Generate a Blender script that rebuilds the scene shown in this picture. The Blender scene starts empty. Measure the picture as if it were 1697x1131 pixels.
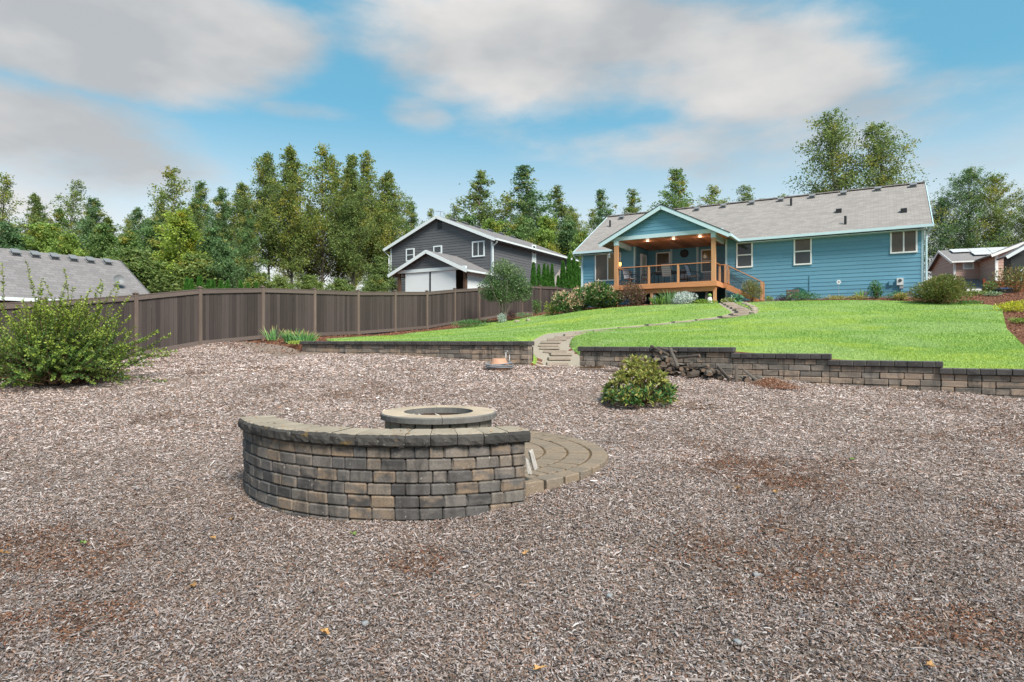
import bpy, bmesh, math, random
import numpy as np
from mathutils import Vector, Matrix
from mathutils.geometry import delaunay_2d_cdt

# ------------------------------------------------------------------ camera, sky, sun, exposure
SC = bpy.context.scene
COL = SC.collection
F = 1030.0            # focal length in photograph pixels (1697 wide)
CAMZ = 1.5
CX, CY = 848.5, 565.5
cam = bpy.data.cameras.new("camera")
cam.sensor_width = 36.0
cam.lens = F / 1697.0 * 36.0
cam.clip_start = 0.05
cam.clip_end = 3000.0
camo = bpy.data.objects.new("camera", cam)
COL.objects.link(camo)
camo.location = (0, 0, CAMZ)
camo.rotation_euler = (math.radians(90), 0, 0)
SC.camera = camo

SUN_EL, SUN_AZ = math.radians(48), math.radians(150)   # compass-like azimuth from +Y clockwise
SUN_DIR = Vector((math.sin(SUN_AZ) * math.cos(SUN_EL), math.cos(SUN_AZ) * math.cos(SUN_EL), math.sin(SUN_EL)))
sun = bpy.data.lights.new("sun", 'SUN')
sun.energy = 2.7
sun.angle = math.radians(22)
sun.color = (1.0, 0.93, 0.83)
suno = bpy.data.objects.new("sun", sun)
COL.objects.link(suno)
suno.rotation_euler = SUN_DIR.to_track_quat('Z', 'Y').to_euler()

SC.view_settings.view_transform = 'Standard'
SC.view_settings.look = 'None'
SC.view_settings.gamma = 1.0
SC.view_settings.use_curve_mapping = False
SC.view_settings.exposure = 1.4
SC.cycles.max_bounces = 6
SC.cycles.diffuse_bounces = 3
SC.cycles.glossy_bounces = 2
SC.cycles.transmission_bounces = 3
SC.cycles.transparent_max_bounces = 6
SC.cycles.use_denoising = True

def pxdir(px, py):
    v = Vector(((px - CX) / F, 1.0, (CY - py) / F))
    return v.normalized()

def build_world():
    w = bpy.data.worlds.new("World")
    SC.world = w
    w.use_nodes = True
    nt = w.node_tree
    nt.nodes.clear()
    N, L = nt.nodes, nt.links
    out = N.new('ShaderNodeOutputWorld')
    bg = N.new('ShaderNodeBackground')
    sky = N.new('ShaderNodeTexSky')
    sky.sky_type = 'NISHITA'
    sky.sun_disc = False
    sky.sun_elevation = SUN_EL
    sky.sun_rotation = SUN_AZ
    sky.air_density = 1.0
    sky.dust_density = 1.0
    sky.ozone_density = 1.5
    bg.inputs['Strength'].default_value = 0.075
    tc = N.new('ShaderNodeTexCoord')
    d = tc.outputs['Generated']

    def math_(op, a, b=None, clamp=False):
        m = N.new('ShaderNodeMath'); m.operation = op; m.use_clamp = clamp
        for i, v in enumerate((a, b)):
            if v is None: continue
            if isinstance(v, (int, float)): m.inputs[i].default_value = v
            else: L.new(v, m.inputs[i])
        return m.outputs[0]

    def noise(scale, detail, rough, vec, dist=0.0):
        n = N.new('ShaderNodeTexNoise')
        n.inputs['Scale'].default_value = scale
        n.inputs['Detail'].default_value = detail
        n.inputs['Roughness'].default_value = rough
        n.inputs['Distortion'].default_value = dist
        L.new(vec, n.inputs['Vector'])
        return n.outputs['Fac']

    def mapping(vec, scale, loc=(0, 0, 0)):
        m = N.new('ShaderNodeMapping')
        m.inputs['Scale'].default_value = scale
        m.inputs['Location'].default_value = loc
        L.new(vec, m.inputs['Vector'])
        return m.outputs['Vector']
    stretched = mapping(d, (1.0, 1.0, 2.6), (2.3, 0.7, 4.1))
    n1 = noise(3.0, 9, 0.56, stretched, 0.1)
    n2 = noise(1.3, 3, 0.5, mapping(d, (1.0, 1.0, 2.0), (7.1, 3.3, 1.7)))
    # broad cloud masses, given as directions in the sky
    blobs = [(190, 55, 290, 95, 1.15), (90, 235, 260, 95, 0.85), (870, 75, 260, 95, 0.95), (1090, 105, 300, 85, 0.95),
             (1270, 140, 200, 70, 0.9), (1230, 235, 420, 75, 0.62), (1600, 265, 170, 55, 0.6), (490, 182, 110, 22, 0.62),
             (690, 185, 70, 40, 0.5), (690, 5, 110, 20, 0.6), (330, 250, 140, 40, 0.42), (60, 330, 160, 60, 0.6)]
    acc = None
    for (px, py, rx, ry, wt) in blobs:
        c = pxdir(px, py)
        sub = N.new('ShaderNodeVectorMath'); sub.operation = 'SUBTRACT'
        L.new(d, sub.inputs[0]); sub.inputs[1].default_value = c
        sc = N.new('ShaderNodeVectorMath'); sc.operation = 'MULTIPLY'
        L.new(sub.outputs[0], sc.inputs[0])
        k = c.y
        sc.inputs[1].default_value = (F / rx / k, F / rx, F / ry / k)
        ln = N.new('ShaderNodeVectorMath'); ln.operation = 'LENGTH'
        L.new(sc.outputs[0], ln.inputs[0])
        # smooth bump: 1 at centre, 0 at twice the radius
        mr = N.new('ShaderNodeMapRange'); mr.interpolation_type = 'SMOOTHSTEP'
        L.new(ln.outputs['Value'], mr.inputs['Value'])
        mr.inputs['From Min'].default_value = 1.75; mr.inputs['From Max'].default_value = 0.25
        mr.inputs['To Min'].default_value = 0.0; mr.inputs['To Max'].default_value = wt
        acc = mr.outputs[0] if acc is None else math_('MAXIMUM', acc, mr.outputs[0])
    # outside the frame the same kind of cloud goes on, from the broad noise
    sep = N.new('ShaderNodeSeparateXYZ'); L.new(d, sep.inputs[0])
    infr = N.new('ShaderNodeMapRange'); infr.interpolation_type = 'SMOOTHSTEP'
    L.new(sep.outputs['Y'], infr.inputs['Value'])
    infr.inputs['From Min'].default_value = 0.72; infr.inputs['From Max'].default_value = 0.5
    wide = N.new('ShaderNodeMapRange'); wide.interpolation_type = 'SMOOTHSTEP'
    L.new(n2, wide.inputs['Value'])
    wide.inputs['From Min'].default_value = 0.42; wide.inputs['From Max'].default_value = 0.62
    wide.inputs['To Max'].default_value = 0.9
    acc = math_('MAXIMUM', acc, math_('MULTIPLY', wide.outputs[0], infr.outputs[0]))
    dens = math_('ADD', acc, math_('MULTIPLY', math_('SUBTRACT', n1, 0.5), 1.7))
    mask = N.new('ShaderNodeMapRange'); mask.interpolation_type = 'SMOOTHSTEP'
    L.new(dens, mask.inputs['Value'])
    mask.inputs['From Min'].default_value = 0.28; mask.inputs['From Max'].default_value = 0.84
    mask.inputs['To Max'].default_value = 0.9
    # cloud body: grey-violet base, creamy lit tops
    n3 = noise(3.2, 5, 0.5, mapping(d, (1.0, 1.0, 2.2), (0.4, 5.0, 2.0)))
    ramp = N.new('ShaderNodeValToRGB')
    ramp.color_ramp.elements[0].position = 0.36; ramp.color_ramp.elements[0].color = (2.7, 2.68, 2.7, 1)
    ramp.color_ramp.elements[1].position = 0.66; ramp.color_ramp.elements[1].color = (4.7, 4.4, 4.15, 1)
    L.new(n3, ramp.inputs['Fac'])
    # clear sky: Nishita, a little paler and greener as in the photograph
    tint = N.new('ShaderNodeMix'); tint.data_type = 'RGBA'; tint.blend_type = 'MULTIPLY'
    tint.inputs['Factor'].default_value = 1.0
    L.new(sky.outputs[0], tint.inputs['A']); tint.inputs['B'].default_value = (0.60, 0.98, 0.95, 1)
    even = N.new('ShaderNodeMix'); even.data_type = 'RGBA'; even.inputs['Factor'].default_value = 0.6
    L.new(tint.outputs['Result'], even.inputs['A']); even.inputs['B'].default_value = (0.88, 2.5, 3.4, 1)
    haze = N.new('ShaderNodeMix'); haze.data_type = 'RGBA'
    hz = N.new('ShaderNodeMapRange'); hz.interpolation_type = 'SMOOTHSTEP'
    L.new(sep.outputs['Z'], hz.inputs['Value'])
    hz.inputs['From Min'].default_value = 0.36; hz.inputs['From Max'].default_value = 0.06; hz.inputs['To Max'].default_value = 0.8
    L.new(hz.outputs[0], haze.inputs['Factor']); L.new(even.outputs['Result'], haze.inputs['A']); haze.inputs['B'].default_value = (5.6, 5.2, 5.0, 1)
    mix = N.new('ShaderNodeMix'); mix.data_type = 'RGBA'
    L.new(mask.outputs[0], mix.inputs['Factor'])
    L.new(haze.outputs['Result'], mix.inputs['A'])
    L.new(ramp.outputs['Color'], mix.inputs['B'])
    L.new(mix.outputs['Result'], bg.inputs['Color'])
    L.new(bg.outputs[0], out.inputs['Surface'])
build_world()

# ------------------------------------------------------------------ helpers
rng = np.random.default_rng(7)
R = random.Random(11)

def tag(o, label=None, cat=None, group=None, kind=None):
    if label: o['label'] = label
    if cat: o['category'] = cat
    if group: o['group'] = group
    if kind: o['kind'] = kind
    return o

def empty(name, loc=(0, 0, 0), rz=0.0, parent=None):
    o = bpy.data.objects.new(name, None)
    o.empty_display_size = 0.2
    COL.objects.link(o)
    o.location = loc
    o.rotation_euler = (0, 0, rz)
    if parent: o.parent = parent
    return o

def link(name, me, mat=None, parent=None, loc=(0, 0, 0), rot=(0, 0, 0), scale=(1, 1, 1)):
    o = bpy.data.objects.new(name, me)
    COL.objects.link(o)
    if mat is not None and not me.materials: me.materials.append(mat)
    if parent: o.parent = parent
    o.location = loc; o.rotation_euler = rot; o.scale = scale
    return o

def np_mesh(name, V, Fc, cols=None, smooth=False):
    """V (n,3); Fc (m,k) equal-sized faces; cols (n,3) optional point colours"""
    me = bpy.data.meshes.new(name)
    V = np.asarray(V, dtype=np.float32); Fc = np.asarray(Fc, dtype=np.int32)
    m, k = Fc.shape
    me.vertices.add(len(V)); me.vertices.foreach_set('co', V.ravel())
    me.loops.add(m * k); me.loops.foreach_set('vertex_index', Fc.ravel())
    me.polygons.add(m)
    me.polygons.foreach_set('loop_start', np.arange(0, m * k, k, dtype=np.int32))
    me.polygons.foreach_set('loop_total', np.full(m, k, dtype=np.int32))
    if smooth: me.polygons.foreach_set('use_smooth', np.ones(m, dtype=bool))
    if cols is not None:
        at = me.color_attributes.new('Col', 'FLOAT_COLOR', 'POINT')
        c = np.ones((len(V), 4), dtype=np.float32); c[:, :3] = cols
        at.data.foreach_set('color', c.ravel())
    me.update(calc_edges=True)
    return me

class MB:
    """collects boxes, prisms and tubes into one mesh"""
    def __init__(s): s.v = []; s.f = []
    def add(s, vs, fs):
        b = len(s.v); s.v += [tuple(p) for p in vs]; s.f += [tuple(i + b for i in f) for f in fs]; return s
    def box(s, x0, x1, y0, y1, z0, z1):
        return s.add([(x0, y0, z0), (x1, y0, z0), (x1, y1, z0), (x0, y1, z0), (x0, y0, z1), (x1, y0, z1), (x1, y1, z1), (x0, y1, z1)],
                     [(0, 3, 2, 1), (4, 5, 6, 7), (0, 1, 5, 4), (1, 2, 6, 5), (2, 3, 7, 6), (3, 0, 4, 7)])
    def slab(s, poly, n, t):
        """polygon (3-d points) thickened by t along -n"""
        n = Vector(n).normalized(); k = len(poly)
        a = [Vector(p) for p in poly]; b = [p - n * t for p in a]
        fs = [tuple(range(k)), tuple(range(2 * k - 1, k - 1, -1))]
        for i in range(k):
            j = (i + 1) % k
            fs.append((i, i + k, j + k, j))
        return s.add(a + b, fs)
    def bar(s, p, q, w, h, up=(0, 0, 1)):
        p = Vector(p); q = Vector(q); d = (q - p).normalized(); up = Vector(up)
        sx = d.cross(up)
        if sx.length < 1e-4: sx = d.cross(Vector((1, 0, 0)))
        sx.normalize(); u = sx.cross(d).normalized()
        c = [(-w / 2, -h / 2), (w / 2, -h / 2), (w / 2, h / 2), (-w / 2, h / 2)]
        vs = [p + sx * a + u * b for a, b in c] + [q + sx * a + u * b for a, b in c]
        return s.add(vs, [(3, 2, 1, 0), (4, 5, 6, 7), (0, 1, 5, 4), (1, 2, 6, 5), (2, 3, 7, 6), (3, 0, 4, 7)])
    def tube(s, pts, rad, n=6, cap=True):
        pts = [Vector(p) for p in pts]
        if not hasattr(rad, '__len__'): rad = [rad] * len(pts)
        vs = []; fs = []; ref = Vector((0.3, 0.7, 0.2))
        for i, p in enumerate(pts):
            d = (pts[min(i + 1, len(pts) - 1)] - pts[max(i - 1, 0)])
            if d.length < 1e-6: d = Vector((0, 0, 1))
            d.normalize()
            a = d.cross(ref)
            if a.length < 1e-3: a = d.cross(Vector((1, 0, 0)))
            a.normalize(); b = d.cross(a)
            for k in range(n):
                t = 2 * math.pi * k / n
                vs.append(p + (a * math.cos(t) + b * math.sin(t)) * rad[i])
        for i in range(len(pts) - 1):
            for k in range(n):
                k2 = (k + 1) % n
                fs.append((i * n + k, i * n + k2, (i + 1) * n + k2, (i + 1) * n + k))
        if cap:
            fs.append(tuple(range(n - 1, -1, -1))); fs.append(tuple((len(pts) - 1) * n + k for k in range(n)))
        return s.add(vs, fs)
    def lathe(s, prof, n=24, c=(0, 0, 0)):
        vs = []; fs = []
        for r, z in prof:
            for k in range(n):
                t = 2 * math.pi * k / n
                vs.append((c[0] + r * math.cos(t), c[1] + r * math.sin(t), c[2] + z))
        for i in range(len(prof) - 1):
            for k in range(n):
                k2 = (k + 1) % n
                fs.append((i * n + k, i * n + k2, (i + 1) * n + k2, (i + 1) * n + k))
        return s.add(vs, fs)
    def mesh(s, name, smooth=False):
        me = bpy.data.meshes.new(name); me.from_pydata(s.v, [], s.f)
        if smooth:
            for p in me.polygons: p.use_smooth = True
        me.update(); return me
    def build(s, name, mat, parent=None, smooth=False, **k):
        return link(name, s.mesh(name, smooth), mat, parent, **k)

# ------------------------------------------------------------------ materials
class G:
    def __init__(s, name):
        s.m = bpy.data.materials.new(name); s.m.use_nodes = True
        s.t = s.m.node_tree; s.N = s.t.nodes; s.L = s.t.links
        s.b = s.N['Principled BSDF']; s.out = s.N['Material Output']
    def put(s, v, sock):
        if isinstance(v, (int, float)): sock.default_value = v
        elif isinstance(v, tuple): sock.default_value = v if len(v) != 3 or sock.type == 'VECTOR' else (*v, 1)
        else: s.L.new(v, sock)
    def coord(s, kind='Object', scale=(1, 1, 1), rnd=False):
        if kind == 'World':
            o = s.N.new('ShaderNodeNewGeometry').outputs['Position']
        else:
            o = s.N.new('ShaderNodeTexCoord').outputs[kind]
        m = s.N.new('ShaderNodeMapping'); m.inputs['Scale'].default_value = scale
        s.L.new(o, m.inputs['Vector'])
        if rnd:
            c = s.N.new('ShaderNodeVectorMath'); c.operation = 'SCALE'; c.inputs[0].default_value = (13.7, 7.9, 21.3)
            s.L.new(s.rand(), c.inputs['Scale']); s.L.new(c.outputs[0], m.inputs['Location'])
        return m.outputs[0]
    def noise(s, vec, scale, detail=4, rough=0.55, dist=0.0):
        n = s.N.new('ShaderNodeTexNoise'); s.put(vec, n.inputs['Vector'])
        n.inputs['Scale'].default_value = scale; n.inputs['Detail'].default_value = detail
        n.inputs['Roughness'].default_value = rough; n.inputs['Distortion'].default_value = dist
        return n.outputs['Fac']
    def rand(s): return s.N.new('ShaderNodeObjectInfo').outputs['Random']
    def attr(s, name='Col'):
        a = s.N.new('ShaderNodeAttribute'); a.attribute_name = name; return a.outputs['Color']
    def ramp(s, fac, stops, interp='LINEAR'):
        r = s.N.new('ShaderNodeValToRGB'); e = r.color_ramp.elements; r.color_ramp.interpolation = interp
        while len(e) < len(stops): e.new(0.5)
        for i, (p, c) in enumerate(stops):
            e[i].position = p; e[i].color = (*c, 1)
        s.put(fac, r.inputs['Fac']); return r.outputs['Color']
    def rng(s, v, a, b, c=0.0, d=1.0):
        m = s.N.new('ShaderNodeMapRange'); s.put(v, m.inputs['Value'])
        m.inputs['From Min'].default_value = a; m.inputs['From Max'].default_value = b
        m.inputs['To Min'].default_value = c; m.inputs['To Max'].default_value = d
        return m.outputs[0]
    def mix(s, f, a, b, mode='MIX'):
        m = s.N.new('ShaderNodeMix'); m.data_type = 'RGBA'; m.blend_type = mode
        s.put(f, m.inputs['Factor']); s.put(a, m.inputs['A']); s.put(b, m.inputs['B'])
        return m.outputs['Result']
    def math(s, op, a, b=0.0):
        m = s.N.new('ShaderNodeMath'); m.operation = op; s.put(a, m.inputs[0]); s.put(b, m.inputs[1]); return m.outputs[0]
    def normal_z(s):
        x = s.N.new('ShaderNodeSeparateXYZ'); s.L.new(s.N.new('ShaderNodeNewGeometry').outputs['Normal'], x.inputs[0]); return x.outputs['Z']
    def bump(s, h, strength=0.4, dist=0.01):
        b = s.N.new('ShaderNodeBump'); b.inputs['Strength'].default_value = strength; b.inputs['Distance'].default_value = dist
        s.put(h, b.inputs['Height']); s.L.new(b.outputs[0], s.b.inputs['Normal'])
    def done(s, col, rough=0.8, spec=0.3, metal=0.0):
        s.put(col, s.b.inputs['Base Color']); s.put(rough, s.b.inputs['Roughness'])
        s.b.inputs['Specular IOR Level'].default_value = spec; s.b.inputs['Metallic'].default_value = metal
        return s.m

def simple(name, c, rough=0.7, var=0.12, scale=6.0, bump=0.0, spec=0.3, metal=0.0, objvar=0.0):
    g = G(name)
    n = g.noise(g.coord('Object'), scale, 5, 0.6)
    col = g.mix(n, tuple(x * (1 - var) for x in c), tuple(min(1, x * (1 + var)) for x in c))
    if objvar:
        col = g.mix(1.0, col, g.ramp(g.rand(), [(0, (1 - objvar,) * 3), (1, (1 + objvar,) * 3)]), 'MULTIPLY')
    if bump: g.bump(g.noise(g.coord('Object'), scale * 6, 4), bump, 0.01)
    return g.done(col, rough, spec, metal)

def wood(name, c, var=0.35, objvar=0.25, axis='Z', rough=0.75, spec=0.2):
    g = G(name)
    sc = {'Z': (14, 14, 0.7), 'X': (0.7, 14, 14), 'Y': (14, 0.7, 14)}[axis]
    n = g.noise(g.coord('Object', sc, True), 2.2, 6, 0.65, 0.6)
    n2 = g.noise(g.coord('World', (1, 1, 0.6)), 1.7, 4)
    col = g.mix(g.rng(n, 0.3, 0.7), tuple(x * (1 - var) for x in c), tuple(x * (1 + var) for x in c))
    col = g.mix(g.rng(n2, 0.35, 0.75, 0, 0.35), col, tuple(0.7 * x for x in c))
    col = g.mix(1.0, col, g.ramp(g.rand(), [(0, (1 - objvar,) * 3), (1, (1 + objvar,) * 3)]), 'MULTIPLY')
    g.bump(n, 0.35, 0.006)
    return g.done(col, rough, spec)

def leafmat(name, trans=0.35, tint=0.0, rough=0.5, gain=1.0):
    g = G(name)
    col = g.mix(1.0, g.attr(), (gain, gain, gain), 'MULTIPLY')
    if tint:
        col = g.mix(1.0, col, g.ramp(g.rand(), [(0, (1 - tint, 1 - tint * 0.7, 1.0)), (0.5, (1, 1, 0.95)), (1, (1 + tint * 1.3, 1 + tint * 0.5, 0.75))]), 'MULTIPLY')
    g.done(col, rough, 0.35)
    tr = g.N.new('ShaderNodeBsdfTranslucent'); g.L.new(col, tr.inputs['Color'])
    ms = g.N.new('ShaderNodeMixShader'); ms.inputs[0].default_value = trans
    g.L.new(g.b.outputs[0], ms.inputs[1]); g.L.new(tr.outputs[0], ms.inputs[2]); g.L.new(ms.outputs[0], g.out.inputs['Surface'])
    return g.m

def stone(name, stops, dark_side=0.0, moss=0.0, streak=0.4, topcol=None):
    """tumbled concrete block: colour by piece, blotches across it, dirt streaks"""
    g = G(name)
    base = g.ramp(g.rand(), stops, 'LINEAR')
    oc = g.coord('Object', (1, 1, 1), True)
    n = g.noise(oc, 1.6, 3, 0.5)
    alt = g.ramp(g.math('FRACT', g.math('ADD', g.math('MULTIPLY', g.rand(), 7.31), 0.2)), stops)
    col = g.mix(g.rng(n, 0.42, 0.62, 0.0, 0.85), base, alt)
    fine = g.noise(g.coord('World'), 55, 5, 0.7)
    col = g.mix(g.rng(fine, 0.32, 0.66, 0.0, 0.7), col, g.mix(0.6, col, (0.05, 0.045, 0.04)))
    st = g.noise(g.coord('World', (5, 5, 0.9)), 1.3, 5, 0.65, 0.4)
    col = g.mix(g.rng(st, 0.5, 0.68, 0.0, streak), col, (0.035, 0.032, 0.03))
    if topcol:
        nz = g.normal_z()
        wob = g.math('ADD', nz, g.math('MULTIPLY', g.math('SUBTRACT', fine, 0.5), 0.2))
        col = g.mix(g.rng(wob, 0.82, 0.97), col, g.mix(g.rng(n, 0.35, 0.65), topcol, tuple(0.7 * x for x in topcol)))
    if moss:
        mn = g.noise(g.coord('World'), 9, 6, 0.7)
        col = g.mix(g.rng(mn, 0.60, 0.70, 0.0, moss), col, (0.16, 0.10, 0.025))
    lich = g.noise(g.coord('World'), 38, 3, 0.6)
    col = g.mix(g.rng(lich, 0.66, 0.74, 0.0, 0.55), col, (0.42, 0.40, 0.37))
    g.bump(g.math('ADD', fine, g.math('MULTIPLY', n, 0.6)), 0.7, 0.008)
    return g.done(col, 0.92, 0.15)

M = {}
M['siding_blue'] = simple('blue_siding_paint', (0.115, 0.275, 0.38), 0.55, 0.07, 3, 0.05, objvar=0.06)
M['siding_grey'] = simple('grey_siding_paint', (0.105, 0.108, 0.117), 0.6, 0.08, 3, 0.05, objvar=0.07)
M['siding_pink'] = simple('tan_siding_paint', (0.48, 0.32, 0.265), 0.65, 0.08, 3, objvar=0.06)
M['siding_dark'] = simple('charcoal_siding_paint', (0.03, 0.034, 0.036), 0.6, 0.1, 3)
M['trim'] = simple('pale_trim_paint', (0.62, 0.68, 0.70), 0.5, 0.05, 4)
M['trim_blue'] = simple('pale_blue_trim_paint', (0.45, 0.60, 0.66), 0.5, 0.05, 4)
M['white'] = simple('white_paint', (0.75, 0.76, 0.76), 0.45, 0.05, 4)
M['shade'] = simple('white_shade_fabric', (0.62, 0.66, 0.68), 0.8, 0.04, 2)
M['black'] = simple('black_metal', (0.02, 0.021, 0.024), 0.45, 0.1, 8)
M['rod'] = simple('dark_rail_rod', (0.05, 0.06, 0.07), 0.4, 0.1, 8, metal=0.6)
M['dish'] = simple('grey_dish_metal', (0.17, 0.18, 0.19), 0.5, 0.1, 8)
M['cedar'] = wood('cedar_stain', (0.50, 0.225, 0.105), 0.18, 0.12, 'X')
M['cedar_v'] = wood('cedar_stain_upright', (0.47, 0.25, 0.13), 0.22, 0.12, 'Z')
M['soffit'] = wood('wood_ceiling_boards', (0.58, 0.235, 0.135), 0.3, 0.25, 'Y', 0.45)
M['fence'] = wood('weathered_brown_boards', (0.064, 0.052, 0.049), 0.45, 0.28, 'Z', 0.85)
M['fence_post'] = wood('weathered_brown_posts', (0.145, 0.112, 0.095), 0.25, 0.12, 'Z', 0.85)
M['fence_rail'] = wood('weathered_brown_rails', (0.125, 0.10, 0.09), 0.25, 0.12, 'X', 0.85)
M['redwood'] = wood('red_brown_fence', (0.20, 0.052, 0.025), 0.3, 0.15, 'Z')
M['brownpost'] = wood('dark_brown_post', (0.10, 0.06, 0.04), 0.25, 0.1, 'Z')
M['bark'] = wood('grey_bark', (0.13, 0.115, 0.10), 0.5, 0.2, 'Z', 0.95)
M['birchbark'] = wood('pale_bark', (0.22, 0.20, 0.175), 0.55, 0.2, 'Z', 0.95)
M['stem'] = wood('shrub_stem', (0.12, 0.075, 0.045), 0.3, 0.2, 'Z', 0.9)
M['blind'] = simple('tan_blind', (0.23, 0.18, 0.14), 0.6, 0.15, 2)
M['sling'] = simple('grey_sling_fabric', (0.28, 0.29, 0.33), 0.8, 0.1, 8)
M['bluecush'] = simple('pale_blue_cushion', (0.33, 0.42, 0.55), 0.8, 0.1, 8)
M['clay'] = simple('terracotta', (0.46, 0.26, 0.175), 0.8, 0.25, 7, 0.2)
M['hose'] = simple('grey_hose', (0.20, 0.215, 0.24), 0.45, 0.15, 6)
M['teal'] = simple('teal_plastic', (0.02, 0.10, 0.10), 0.5, 0.1, 6)
M['navy'] = simple('navy_plastic', (0.02, 0.03, 0.10), 0.4, 0.1, 6)
M['found'] = simple('foundation_concrete', (0.22, 0.23, 0.24), 0.9, 0.15, 4, 0.2)
M['meter'] = simple('meter_enamel', (0.55, 0.57, 0.58), 0.5, 0.05, 8)
M['metal'] = simple('galvanised_metal', (0.35, 0.36, 0.37), 0.4, 0.1, 8, metal=0.5)
M['solar'] = simple('solar_panel_glass', (0.60, 0.62, 0.66), 0.12, 0.05, 3, spec=0.8)
M['charred'] = simple('charred_steel', (0.09, 0.055, 0.042), 0.8, 0.4, 6, 0.3)
M['ash'] = simple('grey_ash', (0.08, 0.065, 0.055), 0.95, 0.5, 14, 0.6)
M['whitewood'] = simple('bleached_wood', (0.50, 0.475, 0.45), 0.9, 0.5, 9, 0.6)
M['cutwood'] = simple('cut_wood_end', (0.15, 0.105, 0.075), 0.9, 0.4, 9)
M['logbark'] = wood('dark_log_bark', (0.075, 0.062, 0.053), 0.6, 0.35, 'Z', 0.95)
M['dryleaf'] = simple('dry_yellow_leaf', (0.33, 0.19, 0.075), 0.7, 0.3, 30, objvar=0.3)
M['greenleaf'] = simple('fresh_green_leaf', (0.15, 0.24, 0.06), 0.6, 0.2, 30)

def glass(name, c, rough=0.04, spec=0.9):
    g = G(name)
    n = g.noise(g.coord('World'), 1.1, 3)
    col = g.mix(g.rng(n, 0.3, 0.7), c, tuple(1.5 * x for x in c))
    return g.done(col, rough, spec)
M['pane_dark'] = glass('window_pane_dark', (0.035, 0.04, 0.045), 0.04, 0.35)
M['pane_tan'] = glass('window_pane_tan', (0.085, 0.068, 0.055), 0.08, 0.3)
M['pane_gold'] = glass('window_pane_gold', (0.16, 0.10, 0.035), 0.1, 0.3)
M['pane_pale'] = glass('window_pane_pale', (0.40, 0.46, 0.45), 0.1, 0.5)

def lampmat(name, c, e):
    g = G(name); g.done(c, 0.5)
    g.put(c, g.b.inputs['Emission Color']); g.b.inputs['Emission Strength'].default_value = e
    return g.m
M['lamp_warm'] = lampmat('lamp_glow_warm', (1.0, 0.55, 0.15), 0.7)
M['lamp_white'] = lampmat('lamp_glow_white', (0.9, 0.8, 0.7), 0.35)

def shingles(name, c, axis_along):
    g = G(name)
    v = g.coord('Object')
    br = g.N.new('ShaderNodeTexBrick')
    br.inputs['Scale'].default_value = 1.0
    br.inputs['Brick Width'].default_value = 0.33; br.inputs['Row Height'].default_value = 0.16
    br.inputs['Mortar Size'].default_value = 0.012; br.inputs['Mortar Smooth'].default_value = 0.3
    br.offset = 0.37
    x = g.N.new('ShaderNodeSeparateXYZ'); g.L.new(v, x.inputs[0])
    cb = g.N.new('ShaderNodeCombineXYZ')
    if axis_along == 'X': g.L.new(x.outputs['X'], cb.inputs['X']); g.L.new(x.outputs['Y'], cb.inputs['Y'])
    else: g.L.new(x.outputs['Y'], cb.inputs['X']); g.L.new(x.outputs['X'], cb.inputs['Y'])
    g.L.new(cb.outputs[0], br.inputs['Vector'])
    br.inputs['Color1'].default_value = (*[y * 0.82 for y in c], 1); br.inputs['Color2'].default_value = (*[y * 1.10 for y in c], 1)
    br.inputs['Mortar'].default_value = (*[y * 0.74 for y in c], 1); br.inputs['Bias'].default_value = 0.0
    n = g.noise(g.coord('World'), 0.7, 5, 0.6)
    col = g.mix(g.rng(n, 0.3, 0.7, 0, 0.2), br.outputs['Color'], tuple(0.82 * y for y in c))
    fn = g.noise(g.coord('World'), 60, 3, 0.7)
    col = g.mix(g.rng(fn, 0.3, 0.7, 0.0, 0.3), col, tuple(0.6 * y for y in c))
    g.bump(g.math('ADD', g.math('MULTIPLY', br.outputs['Fac'], -1.0), fn), 0.6, 0.01)
    return g.done(col, 0.95, 0.1)
M['roof_x'] = shingles('grey_shingles_along_x', (0.285, 0.265, 0.255), 'X')
M['roof_y'] = shingles('grey_shingles_along_y', (0.30, 0.275, 0.26), 'Y')
M['roof_gx'] = shingles('slate_shingles_along_x', (0.24, 0.23, 0.235), 'X')
M['roof_gy'] = shingles('slate_shingles_along_y', (0.21, 0.20, 0.205), 'Y')

SEATSTOPS = [(0.0, (0.06, 0.058, 0.06)), (0.25, (0.12, 0.114, 0.112)), (0.5, (0.18, 0.163, 0.147)), (0.66, (0.27, 0.195, 0.135)), (0.8, (0.205, 0.18, 0.16)), (1.0, (0.085, 0.084, 0.09))]
WALLSTOPS = [(0.0, (0.12, 0.108, 0.098)), (0.3, (0.21, 0.183, 0.16)), (0.6, (0.30, 0.235, 0.19)), (0.8, (0.39, 0.28, 0.205)), (1.0, (0.26, 0.24, 0.22))]
M['seat_block'] = stone('tumbled_tan_grey_block', SEATSTOPS, streak=0.7)
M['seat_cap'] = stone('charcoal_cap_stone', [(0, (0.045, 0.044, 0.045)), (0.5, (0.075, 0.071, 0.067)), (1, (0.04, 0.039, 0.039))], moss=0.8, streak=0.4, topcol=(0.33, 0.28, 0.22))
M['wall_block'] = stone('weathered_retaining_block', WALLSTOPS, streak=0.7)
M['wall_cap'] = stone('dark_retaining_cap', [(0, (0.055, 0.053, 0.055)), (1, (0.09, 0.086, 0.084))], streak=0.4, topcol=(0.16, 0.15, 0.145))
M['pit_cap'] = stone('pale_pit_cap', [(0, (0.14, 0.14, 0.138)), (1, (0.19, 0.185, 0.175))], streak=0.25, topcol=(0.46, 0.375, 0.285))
M['pit_block'] = stone('pit_block', [(0, (0.20, 0.175, 0.145)), (1, (0.27, 0.24, 0.20))], streak=0.3)
M['paver'] = stone('tan_paver', [(0, (0.22, 0.175, 0.13)), (0.5, (0.28, 0.215, 0.155)), (1, (0.205, 0.175, 0.145))], streak=0.0, moss=0.3)
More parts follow.
